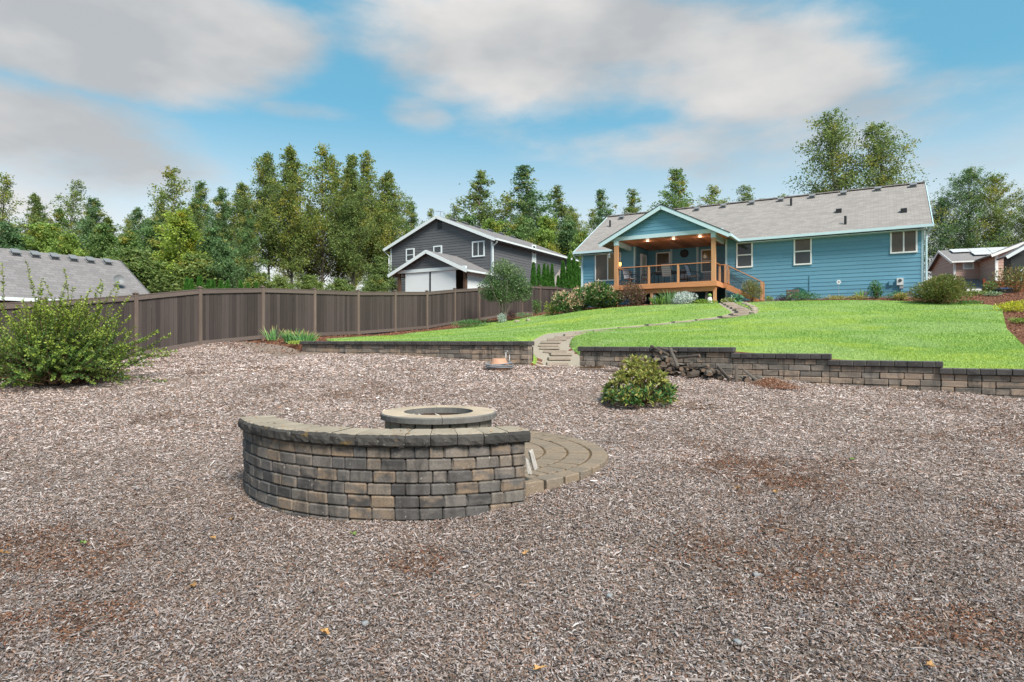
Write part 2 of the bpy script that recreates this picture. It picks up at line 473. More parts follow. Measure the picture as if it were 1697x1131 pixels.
M['step'] = stone('stepping_slab', [(0, (0.36, 0.30, 0.25)), (1, (0.44, 0.37, 0.31))], streak=0.1)
M['joint'] = simple('joint_sand_moss', (0.10, 0.06, 0.028), 0.95, 0.4, 12, 0.4)
M['core'] = simple('dark_backfill', (0.03, 0.026, 0.023), 0.95, 0.3, 8)

def ground_mat(name, stops, scale, bump=0.6):
    g = G(name)
    w = g.coord('World')
    n = g.noise(w, scale, 8, 0.72, 0.3)
    big = g.noise(w, 0.55, 4, 0.6)
    col = g.ramp(n, stops)
    col = g.mix(g.rng(big, 0.45, 0.7, 0.0, 0.4), col, g.mix(0.55, col, (0.12, 0.055, 0.03)))
    g.bump(n, bump, 0.03)
    return g.done(col, 0.95, 0.1)
M['mulch'] = ground_mat('wood_chip_bed', [(0.3, (0.05, 0.038, 0.032)), (0.45, (0.15, 0.115, 0.095)), (0.58, (0.29, 0.235, 0.20)), (0.72, (0.44, 0.385, 0.345))], 34)
M['barkbed'] = ground_mat('red_bark_bed', [(0.3, (0.05, 0.022, 0.014)), (0.5, (0.14, 0.062, 0.038)), (0.7, (0.24, 0.125, 0.085))], 26)
M['gravel'] = ground_mat('path_gravel', [(0.3, (0.17, 0.145, 0.115)), (0.5, (0.31, 0.27, 0.22)), (0.7, (0.43, 0.38, 0.32))], 40)

def lawn_mat():
    g = G('lawn_turf')
    w = g.coord('World')
    n = g.noise(w, 11, 6, 0.7)
    big = g.noise(g.coord('World', (0.5, 1.1, 1)), 0.55, 4, 0.55)
    col = g.ramp(n, [(0.3, (0.15, 0.235, 0.055)), (0.7, (0.25, 0.37, 0.10))])
    col = g.mix(g.rng(big, 0.5, 0.68, 0, 0.6), col, (0.26, 0.36, 0.04))
    g.bump(n, 0.6, 0.03)
    return g.done(col, 0.85, 0.15)
M['lawn'] = lawn_mat()

def vcol(name, rough=0.85, spec=0.15):
    g = G(name); return g.done(g.attr(), rough, spec)
M['chips'] = vcol('wood_chips')
M['blade'] = leafmat('grass_blades', 0.3, 0.0, 0.6, 1.15)
M['leaf'] = leafmat('shrub_leaves', 0.28, 0.0, 0.45, 1.5)
M['treeleaf'] = leafmat('tree_leaves', 0.48, 0.12, 0.55, 2.5)

# ------------------------------------------------------------------ layout frame (lot directions)
UX, UY = 0.8616, -0.5077          # along the house fronts, to the right and nearer
VX, VY = 0.5077, 0.8616           # away from the camera, across the lot
ANG = math.atan2(UY, UX)

def tps(ctrl):
    P = np.array([(a, b) for a, b, c in ctrl], float); z = np.array([c for a, b, c in ctrl], float)
    n = len(P)
    def U(r2): return np.where(r2 > 1e-9, r2 * np.log(np.maximum(r2, 1e-9)), 0.0)
    K = U(((P[:, None] - P[None]) ** 2).sum(-1)) + np.eye(n) * 0.03
    A = np.zeros((n + 3, n + 3)); A[:n, :n] = K; A[:n, n] = 1; A[:n, n + 1:] = P
    A[n, :n] = 1; A[n + 1:, :n] = P.T
    w = np.linalg.solve(A, np.concatenate([z, np.zeros(3)]))
    def f(x, y):
        x = np.atleast_1d(np.asarray(x, float)); y = np.atleast_1d(np.asarray(y, float))
        r2 = (x[..., None] - P[:, 0]) ** 2 + (y[..., None] - P[:, 1]) ** 2
        return (U(r2) * w[:n]).sum(-1) + w[n] + w[n + 1] * x + w[n + 2] * y
    return f

F0 = (-8.97, 22.35); FD = (0.4855, 0.8742)            # fence line
FD2 = (0.512, 0.859)
def fpt(s):
    if s <= 14.64: return (F0[0] + FD[0] * s, F0[1] + FD[1] * s)
    a = (F0[0] + FD[0] * 14.64, F0[1] + FD[1] * 14.64); t = s - 14.64
    return (a[0] + FD2[0] * t, a[1] + FD2[1] * t)
FZ = [(-22, -1.9), (-12, -1.25), (-7.65, -0.88), (-4.5, -0.46), (-2.44, -0.13), (0, 0.08), (2.44, 0.19), (4.88, 0.29), (7.32, 0.45),
      (9.76, 0.62), (12.2, 0.92), (14.64, 1.17), (17.08, 1.45), (19.52, 1.7), (24.4, 1.95), (30, 2.0)]
def fz(s): return float(np.interp(s, [a for a, b in FZ], [b for a, b in FZ]))
W0 = (1.63, 15.04)                                      # retaining wall line
def wpt(s, off=0.0): return (W0[0] + UX * s + VX * off, W0[1] + UY * s + VY * off)

upper = []
for s in (-2.44, 0, 2.44, 4.88, 7.32, 9.76, 12.2, 14.64, 17.08, 19.52, 24.4): upper.append((*fpt(s), fz(s)))
upper += [(*wpt(-9.74), -0.07), (*wpt(-7), -0.06), (*wpt(-4.5), -0.05), (*wpt(-1.4), -0.05), (*wpt(0), -0.16), (-7.6, 20.7, -0.14), (*wpt(1.8), -0.17), (*wpt(3.3), -0.19),
          (*wpt(4.5), -0.28), (*wpt(6.4), -0.41), (*wpt(8.0), -0.53), (*wpt(11), -0.62), (*wpt(16), -0.7)]
def ctl(px, py, d): return ((px - CX) / F * d, d, (CY - py) / F * d)
upper += [ctl(540, 562, 23.2), ctl(640, 555.5, 27.3), ctl(750, 545, 30.9), ctl(850, 529, 34), ctl(920, 520, 34), ctl(990, 512, 32),
          ctl(1100, 505, 31), ctl(1250, 500, 31.4), ctl(1400, 497.5, 28.4), ctl(1560, 500.5, 26.3), ctl(1660, 503, 25), ctl(1662, 530, 19.5), ctl(1697, 574, 14.2)]
upper += [(18.8, 28.2, 2.0), (11.5, 32.5, 2.0), (4.5, 36.5, 2.0), (14, 40, 2.2), (23, 28, 2.1), (28, 24, 2.0), (25, 14, 0.5), (40, 50, 3.4), (60, 60, 4.4), (30, 10, 0.4),
          (-14.5, 17.5, -0.9), (-18, 22, -1.1), (-30, 20, -1.5), (-24, 32, -0.6), (-12, 40, 0.6), (-5, 46, 1.4), (-40, 60, 0.5), (0, 70, 2.0), (50, 100, 4.5), (-60, 110, 1.0),
          (0, 160, 2.5), (-200, 120, 0.5), (200, 120, 4.5), (120, 40, 3.0), (-120, 20, -1.5)]
upper_ctrl = upper
_zu = tps(upper)
PATHPX = [(924, 606), (926, 596), (929, 588), (921, 583), (911, 577), (910, 573), (914, 568), (924, 563.5), (934, 560), (948, 556.5), (967, 553.5),
          (1000, 549), (1040, 543.5), (1085, 538.5), (1130, 533.5), (1170, 529.5), (1200, 526), (1222, 522), (1231, 518), (1226, 514), (1218, 510), (1209, 506), (1202, 502), (1200, 500)]
def base_u(x, y):
    x = np.atleast_1d(x); y = np.atleast_1d(y)
    z = _zu(x, y)
    far = np.clip((y - 130) / 100, 0, 1)
    return z * (1 - far) + 2.5 * far
def ray_ground(px, py, fn, d0=9.0, d1=45.0):
    ds = np.arange(d0, d1, 0.04)
    z = (CY - py) / F * ds
    g = fn((px - CX) / F * ds, ds)
    k = np.argmax(z <= g) if np.any(z <= g) else len(ds) - 1
    return float(ds[k])
# path centre line on the slope; the first metres dip down through the gap in the wall
def smooth01(t): t = np.clip(t, 0, 1); return t * t * (3 - 2 * t)
GAPC = wpt(-0.69)
pathpts = [wpt(-0.69, -0.25)]
_d = 15.3
for (px, py) in PATHPX[1:]:
    if py > 559:
        d = {596: 15.9, 588: 16.5, 583: 17.1, 577: 17.8, 573: 18.4, 568: 19.1, 563.5: 19.9, 560: 20.7}[py]
    else:
        d = max(_d + 0.12, ray_ground(px, py, base_u, 18.0))
    _d = d
    pathpts.append(((px - CX) / F * d, d))
PP = np.array(pathpts)
def path_dist(x, y):
    x = np.atleast_1d(x); y = np.atleast_1d(y)
    best = np.full(x.shape, 1e9); along = np.zeros(x.shape); acc = 0.0
    for a, b in zip(PP[:-1], PP[1:]):
        ab = b - a; l2 = (ab ** 2).sum()
        t = np.clip(((x - a[0]) * ab[0] + (y - a[1]) * ab[1]) / l2, 0, 1)
        dd = np.hypot(x - a[0] - t * ab[0], y - a[1] - t * ab[1])
        m = dd < best
        best = np.where(m, dd, best); along = np.where(m, acc + t * math.sqrt(l2), along); acc += math.sqrt(l2)
    return best, along
def zu(x, y):
    z = base_u(x, y)
    bd, al = path_dist(x, y)
    depth = 0.60 * np.exp(-(al / 3.6) ** 2)
    return z - depth * (1 - smooth01((bd - 0.5) / 0.75)) + CAMZ

PC = (-0.852, 7.228)                                     # fire pit centre
lower = [(x, y, -1.50) for x, y in ((0, 0), (-6, 2), (6, 2), (0, 3.5), (0, -6), (-3, 5), (-10, -2), (12, -2))]
lower += [(-0.4, 5.1, -1.485), (-2.9, 6.2, -1.47), (0.4, 5.25, -1.36), (0.75, 5.6, -1.315), (1.15, 6.3, -1.315), (1.25, 7.2, -1.31), (1.0, 8.2, -1.30), (-0.8, 9.4, -1.24), (-3.4, 8, -1.36), (4.5, 5, -1.43), (8, 6, -1.32),
          (*wpt(-9.74, -0.1), -0.31), (*wpt(-6, -0.1), -0.42), (*wpt(-3, -0.1), -0.54), (*wpt(-1.4, -0.1), -0.62), (*wpt(-0.7, -0.1), -0.61), (*wpt(0, -0.1), -0.61), (*wpt(3, -0.1), -0.74),
          (*wpt(5.5, -0.1), -0.87), (*wpt(8.4, -0.1), -1.0), (*wpt(12, -0.1), -1.12), (*wpt(20, 0), -1.3)]
for s in (-22, -12, -7.65, -4.5, -2.44, 0): lower.append((*fpt(s), fz(s)))
lower += [(-10.2, 13.0, -0.86), (-7, 15, -0.62), (-7.6, 20.6, -0.12), (-30, 10, -1.6), (-20, -20, -1.7), (40, -20, -1.5)]
_zl = tps(lower)

# cheap value noise for scattering
_grid = rng.random((256, 256))
def vn(x, y, sc):
    x = np.asarray(x) * sc + 1000.3; y = np.asarray(y) * sc + 1000.7
    xi = np.floor(x).astype(int); yi = np.floor(y).astype(int); fx = x - xi; fy = y - yi
    fx = fx * fx * (3 - 2 * fx); fy = fy * fy * (3 - 2 * fy)
    g = lambda a, b: _grid[a % 256, b % 256]
    return (g(xi, yi) * (1 - fx) + g(xi + 1, yi) * fx) * (1 - fy) + (g(xi, yi + 1) * (1 - fx) + g(xi + 1, yi + 1) * fx) * fy
def zl(x, y):
    x = np.atleast_1d(np.asarray(x, float)); y = np.atleast_1d(np.asarray(y, float))
    return _zl(x, y) + CAMZ + (vn(x, y, 1.1) - 0.5) * 0.05 + (vn(x, y, 4.0) - 0.5) * 0.022

def dens(poly, step):
    out = []
    for i in range(len(poly)):
        a = np.array(poly[i]); b = np.array(poly[(i + 1) % len(poly)])
        n = max(1, int(np.hypot(*(b - a)) / step))
        for k in range(n): out.append(tuple(a + (b - a) * k / n))
    return out
def inside(poly, x, y):
    P = np.array(poly); r = np.zeros(np.shape(x), bool); j = len(P) - 1
    for i in range(len(P)):
        c = (P[i, 1] > y) != (P[j, 1] > y)
        with np.errstate(divide='ignore', invalid='ignore'):
            xi = (P[j, 0] - P[i, 0]) * (y - P[i, 1]) / (P[j, 1] - P[i, 1]) + P[i, 0]
        r ^= c & (x < xi); j = i
    return r
def sheet(name, poly, pts, zf, mat, dz=0.0, skirt=0.0):
    """flat polygon filled with extra points, laid on a height function"""
    m = inside(poly, pts[:, 0], pts[:, 1]) if len(pts) else np.zeros(0, bool)
    ins = [Vector(p) for p in pts[m]] if len(pts) else []
    bnd = [Vector(p) for p in poly]; nb = len(bnd)
    res = delaunay_2d_cdt(bnd + ins, [], [list(range(nb))], 1, 1e-5)
    V = np.array([(v[0], v[1]) for v in res[0]])
    Z = zf(V[:, 0], V[:, 1]) + dz
    me = bpy.data.meshes.new(name)
    vs = np.column_stack([V, Z]).tolist(); fs = [tuple(f) for f in res[2]]
    a, b, c = fs[0]
    if (V[b][0] - V[a][0]) * (V[c][1] - V[a][1]) - (V[b][1] - V[a][1]) * (V[c][0] - V[a][0]) < 0: fs = [f[::-1] for f in fs]
    if skirt:
        ed = {}
        for f in fs:
            for i in range(len(f)): ed[(f[i], f[(i + 1) % len(f)])] = 1
        for (i, j) in list(ed):
            if (j, i) not in ed:
                k = len(vs); vs += [(vs[i][0], vs[i][1], vs[i][2] - skirt), (vs[j][0], vs[j][1], vs[j][2] - skirt)]; fs.append((j, i, k, k + 1))
    me.from_pydata(vs, [], fs)
    for p in me.polygons: p.use_smooth = True
    me.update()
    return link(name, me, mat)
def gridpts(x0, x1, y0, y1, st, jit=0.3):
    gx, gy = np.meshgrid(np.arange(x0, x1, st), np.arange(y0, y1, st))
    p = np.column_stack([gx.ravel(), gy.ravel()]); return p + (rng.random(p.shape) - 0.5) * st * jit

# ---- the yard of wood chips (lower) and the ground beyond the wall and fence (upper)
edge = [wpt(40), wpt(20)] + [wpt(s) for s in np.arange(14, -9.75, -0.5)] + [(-7.6, 20.7), fpt(0)] + [fpt(s) for s in (-2.44, -4.5, -7.65, -12, -22)]
yard = edge + [(-25, -30), (60, -30)]
edge_in = [wpt(40, .5), wpt(20, .5)] + [wpt(s, .5) for s in np.arange(14, -8.0, -0.5)] + [wpt(-8.2, 1.6), (-7.0, 22.6), fpt(1.5)] + [fpt(s) for s in (-2.44, -4.5, -7.65, -12, -22)]
def zl_under(x, y):
    off = (x - W0[0]) * VX + (y - W0[1]) * VY
    return zl(x, y) - np.clip(off, 0, 2) * .35
def wallback(p): return p
yo = sheet('mulch_yard', edge_in + [(-25, -30), (60, -30)], np.vstack([gridpts(-12, 12, 1.2, 9, 0.13), gridpts(-16, 16, 9, 24, 0.4), gridpts(-25, 40, -20, 1, 2.5)]), zl_under, M['mulch'])
tag(yo, 'pale wood chip yard covering the foreground', 'ground', kind='structure')
edge_up = [wpt(40, 0.12), wpt(20, 0.12)] + [wpt(s, 0.12) for s in np.arange(14, -9.75, -0.5)] + [(-7.6, 20.72), fpt(0)] + [fpt(s) for s in (-2.44, -4.5, -7.65, -12, -22)]
outer = edge_up + [(-25, -30), (-60, -40), (-900, -40), (-900, 1500), (900, 1500), (900, -40), (60, -30)]
pts = np.vstack([gridpts(-11, 24, 8, 40, 0.33), gridpts(-60, 80, 0, 130, 4.0), gridpts(-800, 800, 130, 1400, 90)])
go = sheet('ground', outer, pts, zu, M['barkbed'], -0.03, 0.8)
tag(go, 'red-brown bark soil of the garden beds and land beyond', 'ground', kind='structure')

# ---- lawn and path
HALF = np.interp(np.arange(len(PP)), [0, 2, 8, 10, 14, 17, 20, 23], [0.56, 0.62, 0.6, 0.4, 0.26, 0.42, 0.42, 0.34])
left_edge, right_edge = [], []
for i in range(len(PP)):
    a = PP[max(i - 1, 0)]; b = PP[min(i + 1, len(PP) - 1)]; t = (b - a) / np.hypot(*(b - a)); n = np.array([-t[1], t[0]])
    left_edge.append(tuple(PP[i] + n * HALF[i])); right_edge.append(tuple(PP[i] - n * HALF[i]))
def loc(px, py, d0=14.0): 
    d = ray_ground(px, py, base_u, d0); return ((px - CX) / F * d, d)
pathpoly = left_edge + right_edge[::-1]
po = sheet('gravel_path', dens(pathpoly, 0.3), gridpts(-2, 16, 14, 36, 0.4), zu, M['gravel'], -0.008)
tag(po, 'gravel garden path with flat stepping slabs', 'path', kind='structure')
bedL = [wpt(-9.2, 0.9), loc(540, 562.5), loc(600, 558.5), loc(680, 552.5), loc(745, 546), loc(800, 537), loc(850, 530), loc(900, 522.5), loc(950, 517.5),
        loc(1000, 512), loc(1060, 507.5), loc(1120, 505), loc(1180, 502.5), left_edge[-1]]
lawnA = [wpt(-1.30, 0.16), wpt(-9.2, 0.16)] + bedL + left_edge[::-1][1:-1] + [left_edge[0]]
right_bed = [loc(1235, 502.5), loc(1262, 500.5), loc(1330, 499), loc(1420, 498), loc(1500, 499.5), loc(1560, 502), loc(1620, 504), loc(1652, 507), loc(1661, 514), loc(1664, 528), loc(1668, 545), loc(1683, 560, 10), loc(1697, 574, 10)]
_lb = np.array(right_bed[-1])
lawnB = [wpt(0.03, 0.16)] + [right_edge[0]] + right_edge[1:] + right_bed + [tuple(_lb + np.array([1.2, -1.6])), wpt(10.6, 0.16)]
gp = gridpts(-10, 24, 9, 38, 0.3)
LAWN = []
for nm, poly, lab in (('lawn', lawnA, 'green lawn between the left retaining wall and the fence bed'), ('lawn', lawnB, 'green lawn sloping from the stepped retaining wall up to the house')):
    o = sheet(nm, dens(poly, 0.25), gp, zu, M['lawn'], 0.004, 0.22)
    tag(o, lab, 'lawn', kind='structure'); LAWN.append(poly)

# stepping slabs, each its own piece of the path
slab = MB(); slab.box(-.5, .5, -.5, .5, -.5, .5)
def rough_block(seed, bev=0.10, seg=1, jitter=0.02, dims=None):
    bm = bmesh.new(); bmesh.ops.create_cube(bm, size=1.0)
    bmesh.ops.bevel(bm, geom=list(bm.edges), offset=bev, segments=seg, affect='EDGES', profile=0.6)
    r = random.Random(seed)
    if dims:
        for v in bm.verts:
            for i in range(3):
                q = v.co[i]; s_ = 1 if q > 0 else -1
                if abs(q) < .4999: v.co[i] = s_ * (.5 - .013 / dims[i])
    for v in bm.verts: v.co += Vector((r.uniform(-1, 1), r.uniform(-1, 1), r.uniform(-1, 1))) * jitter
    me = bpy.data.meshes.new('block'); bm.to_mesh(me); bm.free()
    for p in me.polygons: p.use_smooth = False
    return me
slabmesh = [rough_block(900 + i, 0.03, 1, 0.015) for i in range(3)]
for m_ in slabmesh: m_.materials.append(M['step'])
stones = [(924, 604, 35), (926.5, 595.5, 37), (928.5, 588, 35), (920.5, 583.7, 37), (911.7, 577.8, 32), (910, 573, 32), (914, 568, 32), (923.5, 563.7, 31), (933, 560, 24), (948, 556.6, 20), (966, 553.6, 24),
          (1000, 549, 34), (1042, 543.3, 34), (1085, 538.5, 30), (1128, 533.8, 28), (1166, 530, 26), (1206, 526, 28), (1224, 522, 27), (1232, 518.5, 24), (1228, 515, 23), (1222, 511.7, 21), (1216, 508.7, 20), (1210, 505.9, 19), (1206, 503.4, 18), (1203, 501, 17)]
zpath = lambda x, y: zu(x, y) - CAMZ
for i, (px, py, w) in enumerate(stones):
    d = ray_ground(px, py, zpath, 14.9)
    x = (px - CX) / F * d
    z = float(zu(x, d)[0])
    wid = max(0.5, w * d / F)
    dep = 0.42 if i < 11 or i > 15 else 0.6
    o = link('stepping_slab', slabmesh[i % 3], None, po, (x, d, z + (0.012 if i < 11 or i > 15 else -0.02)), (0, 0, R.uniform(-0.12, 0.12) - (0.15 if 2 < i < 9 else 0)), (wid, dep, 0.07))

# gravel edging stones beside the upper path
# ---- fire pit, patio, seat wall
blockmesh = [rough_block(i, 0.10, 1, 0.02, (.23, .2, .1)) for i in range(8)]
rblockmesh = [rough_block(20 + i, 0.10, 1, 0.022, (.36, .2, .118)) for i in range(8)]
capmesh = [rough_block(50 + i, 0.10, 1, 0.02, (.22, .32, .11)) for i in range(6)]
pavmesh = [rough_block(80 + i, 0.05, 1, 0.012) for i in range(4)]
def withmat(meshes, key):
    out = []
    for m_ in meshes:
        c = m_.copy(); c.materials.clear(); c.materials.append(M[key]); out.append(c)
    return out
def ring_pt(r, a): return (PC[0] + r * math.cos(a), PC[1] + r * math.sin(a))
PATZ = CAMZ - 1.275
patio = empty('paver_patio', (PC[0], PC[1], PATZ - 0.075))
tag(patio, 'round tan paver patio with concentric rings under the fire pit', 'patio', kind='structure')
mb = MB(); mb.lathe([(0.0, 0.068), (1.90, 0.068), (1.90, -0.1)], 72); mb.build('joint_bed', M['joint'], patio)
pm = withmat(pavmesh, 'paver')
r = 1.95
for ring in range(5):
    w = 0.20 if ring == 0 else 0.26
    rm = r - w / 2; n = int(2 * math.pi * rm / (0.132 if ring else 0.235)); off = R.random()
    for k in range(n):
        a = 2 * math.pi * (k + off) / n; L = 2 * math.pi * rm / n
        link('paver', R.choice(pm), None, patio, (rm * math.cos(a), rm * math.sin(a), (0.035 if ring else 0.002) + R.uniform(-.004, .004)), (0, 0, a), (w - 0.02, L - 0.02, 0.085 if ring else 0.15))
    r -= w
pit = empty('fire_pit', (PC[0], PC[1], PATZ))
tag(pit, 'round stone fire pit with pale flat cap ring on the paver patio', 'fire pit')
PH = 0.46
bmz = withmat(blockmesh, 'pit_block'); pcz = withmat(pavmesh, 'pit_cap')
for c in range(4):
    n = 20
    for k in range(n):
        a = 2 * math.pi * (k + 0.5 * (c % 2)) / n
        link('block', R.choice(bmz), None, pit, (0.535 * math.cos(a), 0.535 * math.sin(a), 0.049 + c * 0.098), (0, 0, a), (0.15, 0.172, 0.096))
def arc_piece(r0, r1, a0, a1, z0, z1, n=5):
    mb = MB(); vs = []
    for k in range(n + 1):
        a = a0 + (a1 - a0) * k / n; c, s_ = math.cos(a), math.sin(a)
        vs += [(r0 * c, r0 * s_, z0), (r1 * c, r1 * s_, z0), ((r1 + 0.004) * c, (r1 + 0.004) * s_, z1 - 0.012), ((r1 - 0.012) * c, (r1 - 0.012) * s_, z1), (r0 * c, r0 * s_, z1)]
    fs = []
    for k in range(n):
        for j in range(5):
            j2 = (j + 1) % 5
            fs.append((k * 5 + j, (k + 1) * 5 + j, (k + 1) * 5 + j2, k * 5 + j2))
    fs.append(tuple(range(5))[::-1]); fs.append(tuple(n * 5 + j for j in range(5)))
    fs = [f[::-1] for f in fs]
    return mb.add(vs, fs)
for k in range(8):
    a0 = 2 * math.pi * (k + 0.22) / 8
    arc_piece(0.40, 0.663, a0 + 0.004, a0 + 2 * math.pi / 8 - 0.004, PH - 0.068, PH).build('cap_stone', M['pit_cap'], pit)
mb = MB(); mb.lathe([(0.405, PH - 0.02), (0.40, 0.02), (0.41, 0.02), (0.415, PH - 0.03)], 40); mb.build('steel_liner', M['charred'], pit, True)
mb = MB(); mb.lathe([(0.40, 0.24), (0.25, 0.27), (0.0, 0.285)], 24); mb.build('ash_bed', M['ash'], pit, True)
for k in range(9):
    a = R.uniform(0, 6.28); p = Vector((R.uniform(-.22, .22), R.uniform(-.22, .22), 0.28)); q = p + Vector((math.cos(a) * .26, math.sin(a) * .26, R.uniform(.02, .15)))
    q.x = max(-.33, min(.33, q.x)); q.y = max(-.33, min(.33, q.y))
    mb = MB(); mb.tube([p, (p + q) / 2 + Vector((0, 0, .012)), q], [0.009, 0.008, 0.005], 5)
    tag(mb.build('kindling_stick', M['whitewood'], None, loc=(PC[0], PC[1], PATZ)), 'thin pale stick of kindling lying inside the fire pit', 'stick', 'kindling in the fire pit')

SWB = CAMZ - 1.49; CH = 0.1025
sw = empty('seat_wall', (PC[0], PC[1], SWB))
tag(sw, 'curved block seat wall with charcoal cap in front of the fire pit', 'wall')
sb = withmat(blockmesh, 'seat_block'); scp = withmat(capmesh, 'seat_cap')
A0, A1 = math.radians(-153.5), math.radians(-62.3)
RO = 2.09
arc_piece(1.86, RO - 0.05, A0 + .02, A1 - .02, -0.1, 6 * CH - 0.02, 30).build('wall_core', M['core'], sw)
for c in range(-1, 6):
    a = A0
    z = (c + 0.5) * CH
    first = True
    while a < A1 - 0.001:
        L = R.choice([0.205, 0.2, 0.195, 0.19, 0.21, 0.12])
        if first and c % 2: L *= 0.5
        first = False
        da = L / RO
        if a + da > A1 - 0.035: da = A1 - a
        am = a + da / 2
        dp = 0.23 + R.uniform(-.008, .008)
        link('block', R.choice(sb), None, sw, ((RO - dp / 2 + R.uniform(-.006, .006)) * math.cos(am), (RO - dp / 2) * math.sin(am), z), (0, 0, am + R.uniform(-.012, .012)), (dp, da * RO - 0.003, CH - 0.003))
        a += da
def worn_cap(a0, a1, r0, r1, h, seed):
    """one cap stone: flat top, rough rounded front, cut to the curve"""
    r = random.Random(seed); n = 6; pr = [(r0, 0), (r1 - .022, 0), (r1 - .004, .016), (r1, .045), (r1 - .002, .078), (r1 - .018, h - .006), (r1 - .045, h), (r0, h)]
    m = len(pr); vs = []; fs = []
    for k in range(n + 1):
        t = k / n; e = .010 * (1 if k in (0, n) else 0); a = a0 + (a1 - a0) * t
        for i, (rr, z) in enumerate(pr):
            q = rr - (e if 0 < i < m - 1 else 0) + (r.uniform(-.006, .006) if 1 <= i <= 5 else 0)
            zz = z + (r.uniform(-.004, .004) if 1 <= i <= 5 else 0) - (.004 if e and z > h * .9 else 0)
            vs.append((q * math.cos(a), q * math.sin(a), zz))
    for k in range(n):
        for i in range(m):
            j = (i + 1) % m; fs.append((k * m + i, k * m + j, (k + 1) * m + j, (k + 1) * m + i))
    fs.append(tuple(range(m))[::-1]); fs.append(tuple(n * m + i for i in range(m)))
    return MB().add(vs, [f[::-1] for f in fs])
a = A0 - 0.014
k = 0
while a < A1:
    L = R.choice([0.22, 0.21, 0.235, 0.225, 0.14]); da = L / 2.14
    if a + da > A1 - 0.05: da = A1 + 0.016 - a
    worn_cap(a + .0012, a + da - .0012, 1.80, 2.135 + R.uniform(-.006, .006), 0.108 + R.uniform(-.002, .002), 700 + k).build('cap_stone', M['seat_cap'], sw, loc=(0, 0, 6 * CH))
    a += da; k += 1
# bleached wood leaning by the wall end
wl = empty('bleached_log', (0.20, 5.62, PATZ)); tag(wl, 'bleached white chunk of split wood leaning behind the seat wall end', 'wood')
for k_, (p_, sc_, rt_) in enumerate((((-.01, 0, .2), (.042, .042, .2), (.1, -.3, .3)), ((-.05, .01, .14), (.035, .04, .15), (-.1, -.2, -.2)))):
    me_ = rough_block(610 + k_, .22, 2, .05); me_.materials.append(M['whitewood']); link('split_piece', me_, None, wl, p_, rt_, sc_)
# fallen debris on the cap: small orange leaf bits
for k in range(26):
    a = R.uniform(A0, A1); rr = R.uniform(1.83, 2.12); p = ring_pt(rr, a); s = R.uniform(.008, .02)
    mb = MB(); mb.add([(-s, 0, 0), (0, -s * .6, .004), (s, 0, 0.002), (0, s * .6, .005)], [(0, 1, 2, 3)])
    tag(mb.build('leaf_scrap', M['dryleaf'], None, loc=(p[0], p[1], SWB + 6 * CH + 0.111), rot=(R.uniform(-.2, .2), R.uniform(-.2, .2), R.uniform(0, 6))), 'tiny orange leaf scrap lying on the seat wall cap', 'leaf', 'leaf scraps on the seat wall')

# ---- retaining walls
RC = 0.118
rb = withmat(rblockmesh, 'wall_block'); rcap = withmat(capmesh, 'wall_cap')
def retaining(name, label, runs, s_lo, s_hi):
    """runs: (s0, s1, cap top z relative to the camera)"""
    root = empty(name, (*wpt(s_lo), CAMZ - 1.0), ANG)
    tag(root, label, 'wall')
    top0 = runs[0][2]
    for (a, b, top) in runs:
        x0, x1 = a - s_lo, b - s_lo
        MB().box(x0 + 0.03, x1 - 0.03, 0.06, 0.3, top + 1.0 - 0.95, top + 1.0 - 0.14).build('wall_core', M['core'], root)
        for c in range(0, 8):
            z = top + 1.0 - 0.11 - RC * (c + 0.5)
            gz = min(float(zl(*wpt(a))[0]), float(zl(*wpt(b))[0])) - CAMZ + 1.0
            if z + RC / 2 < gz - 0.02: break
            x = x0; off = True; rowi = int(round((top0 - top) / RC)) + c
            while x < x1 - 0.001:
                L = R.choice([0.40, 0.40, 0.30, 0.20, 0.40])
                if off and rowi % 2: L *= 0.5
                off = False
                if x + L > x1 - 0.1: L = x1 - x
                gz2 = float(zl(*wpt(x + s_lo + L / 2))[0]) - CAMZ + 1.0
                if z + RC / 2 > gz2 - 0.015:
                    link('block', R.choice(rb), None, root, (x + L / 2, 0.10 + R.uniform(-.008, .008), z), (0, 0, R.uniform(-.01, .01)), (L - 0.004, 0.2, RC - 0.004))
                x += L
        x = x0 - 0.03
        while x < x1 + 0.02:
            L = R.choice([0.22, 0.2, 0.24, 0.23])
            if x + L > x1 - 0.08: L = x1 + 0.03 - x
            link('cap_stone', R.choice(rcap), None, root, (x + L / 2, 0.1, top + 1.0 - 0.054), (0, 0, R.uniform(-.01, .01)), (L - 0.003, 0.32, 0.11))
            x += L
    return root
retaining('retaining_wall', 'low block retaining wall left of the stepping slab path', [(-9.74, -1.40, -0.005)], -9.74, -1.40)
retaining('retaining_wall', 'block retaining wall stepping down to the right behind the firewood', [(0.0, 3.56, -0.135), (3.56, 5.4, -0.255), (5.4, 7.22, -0.375), (7.22, 11.5, -0.495)], 0.0, 11.5)

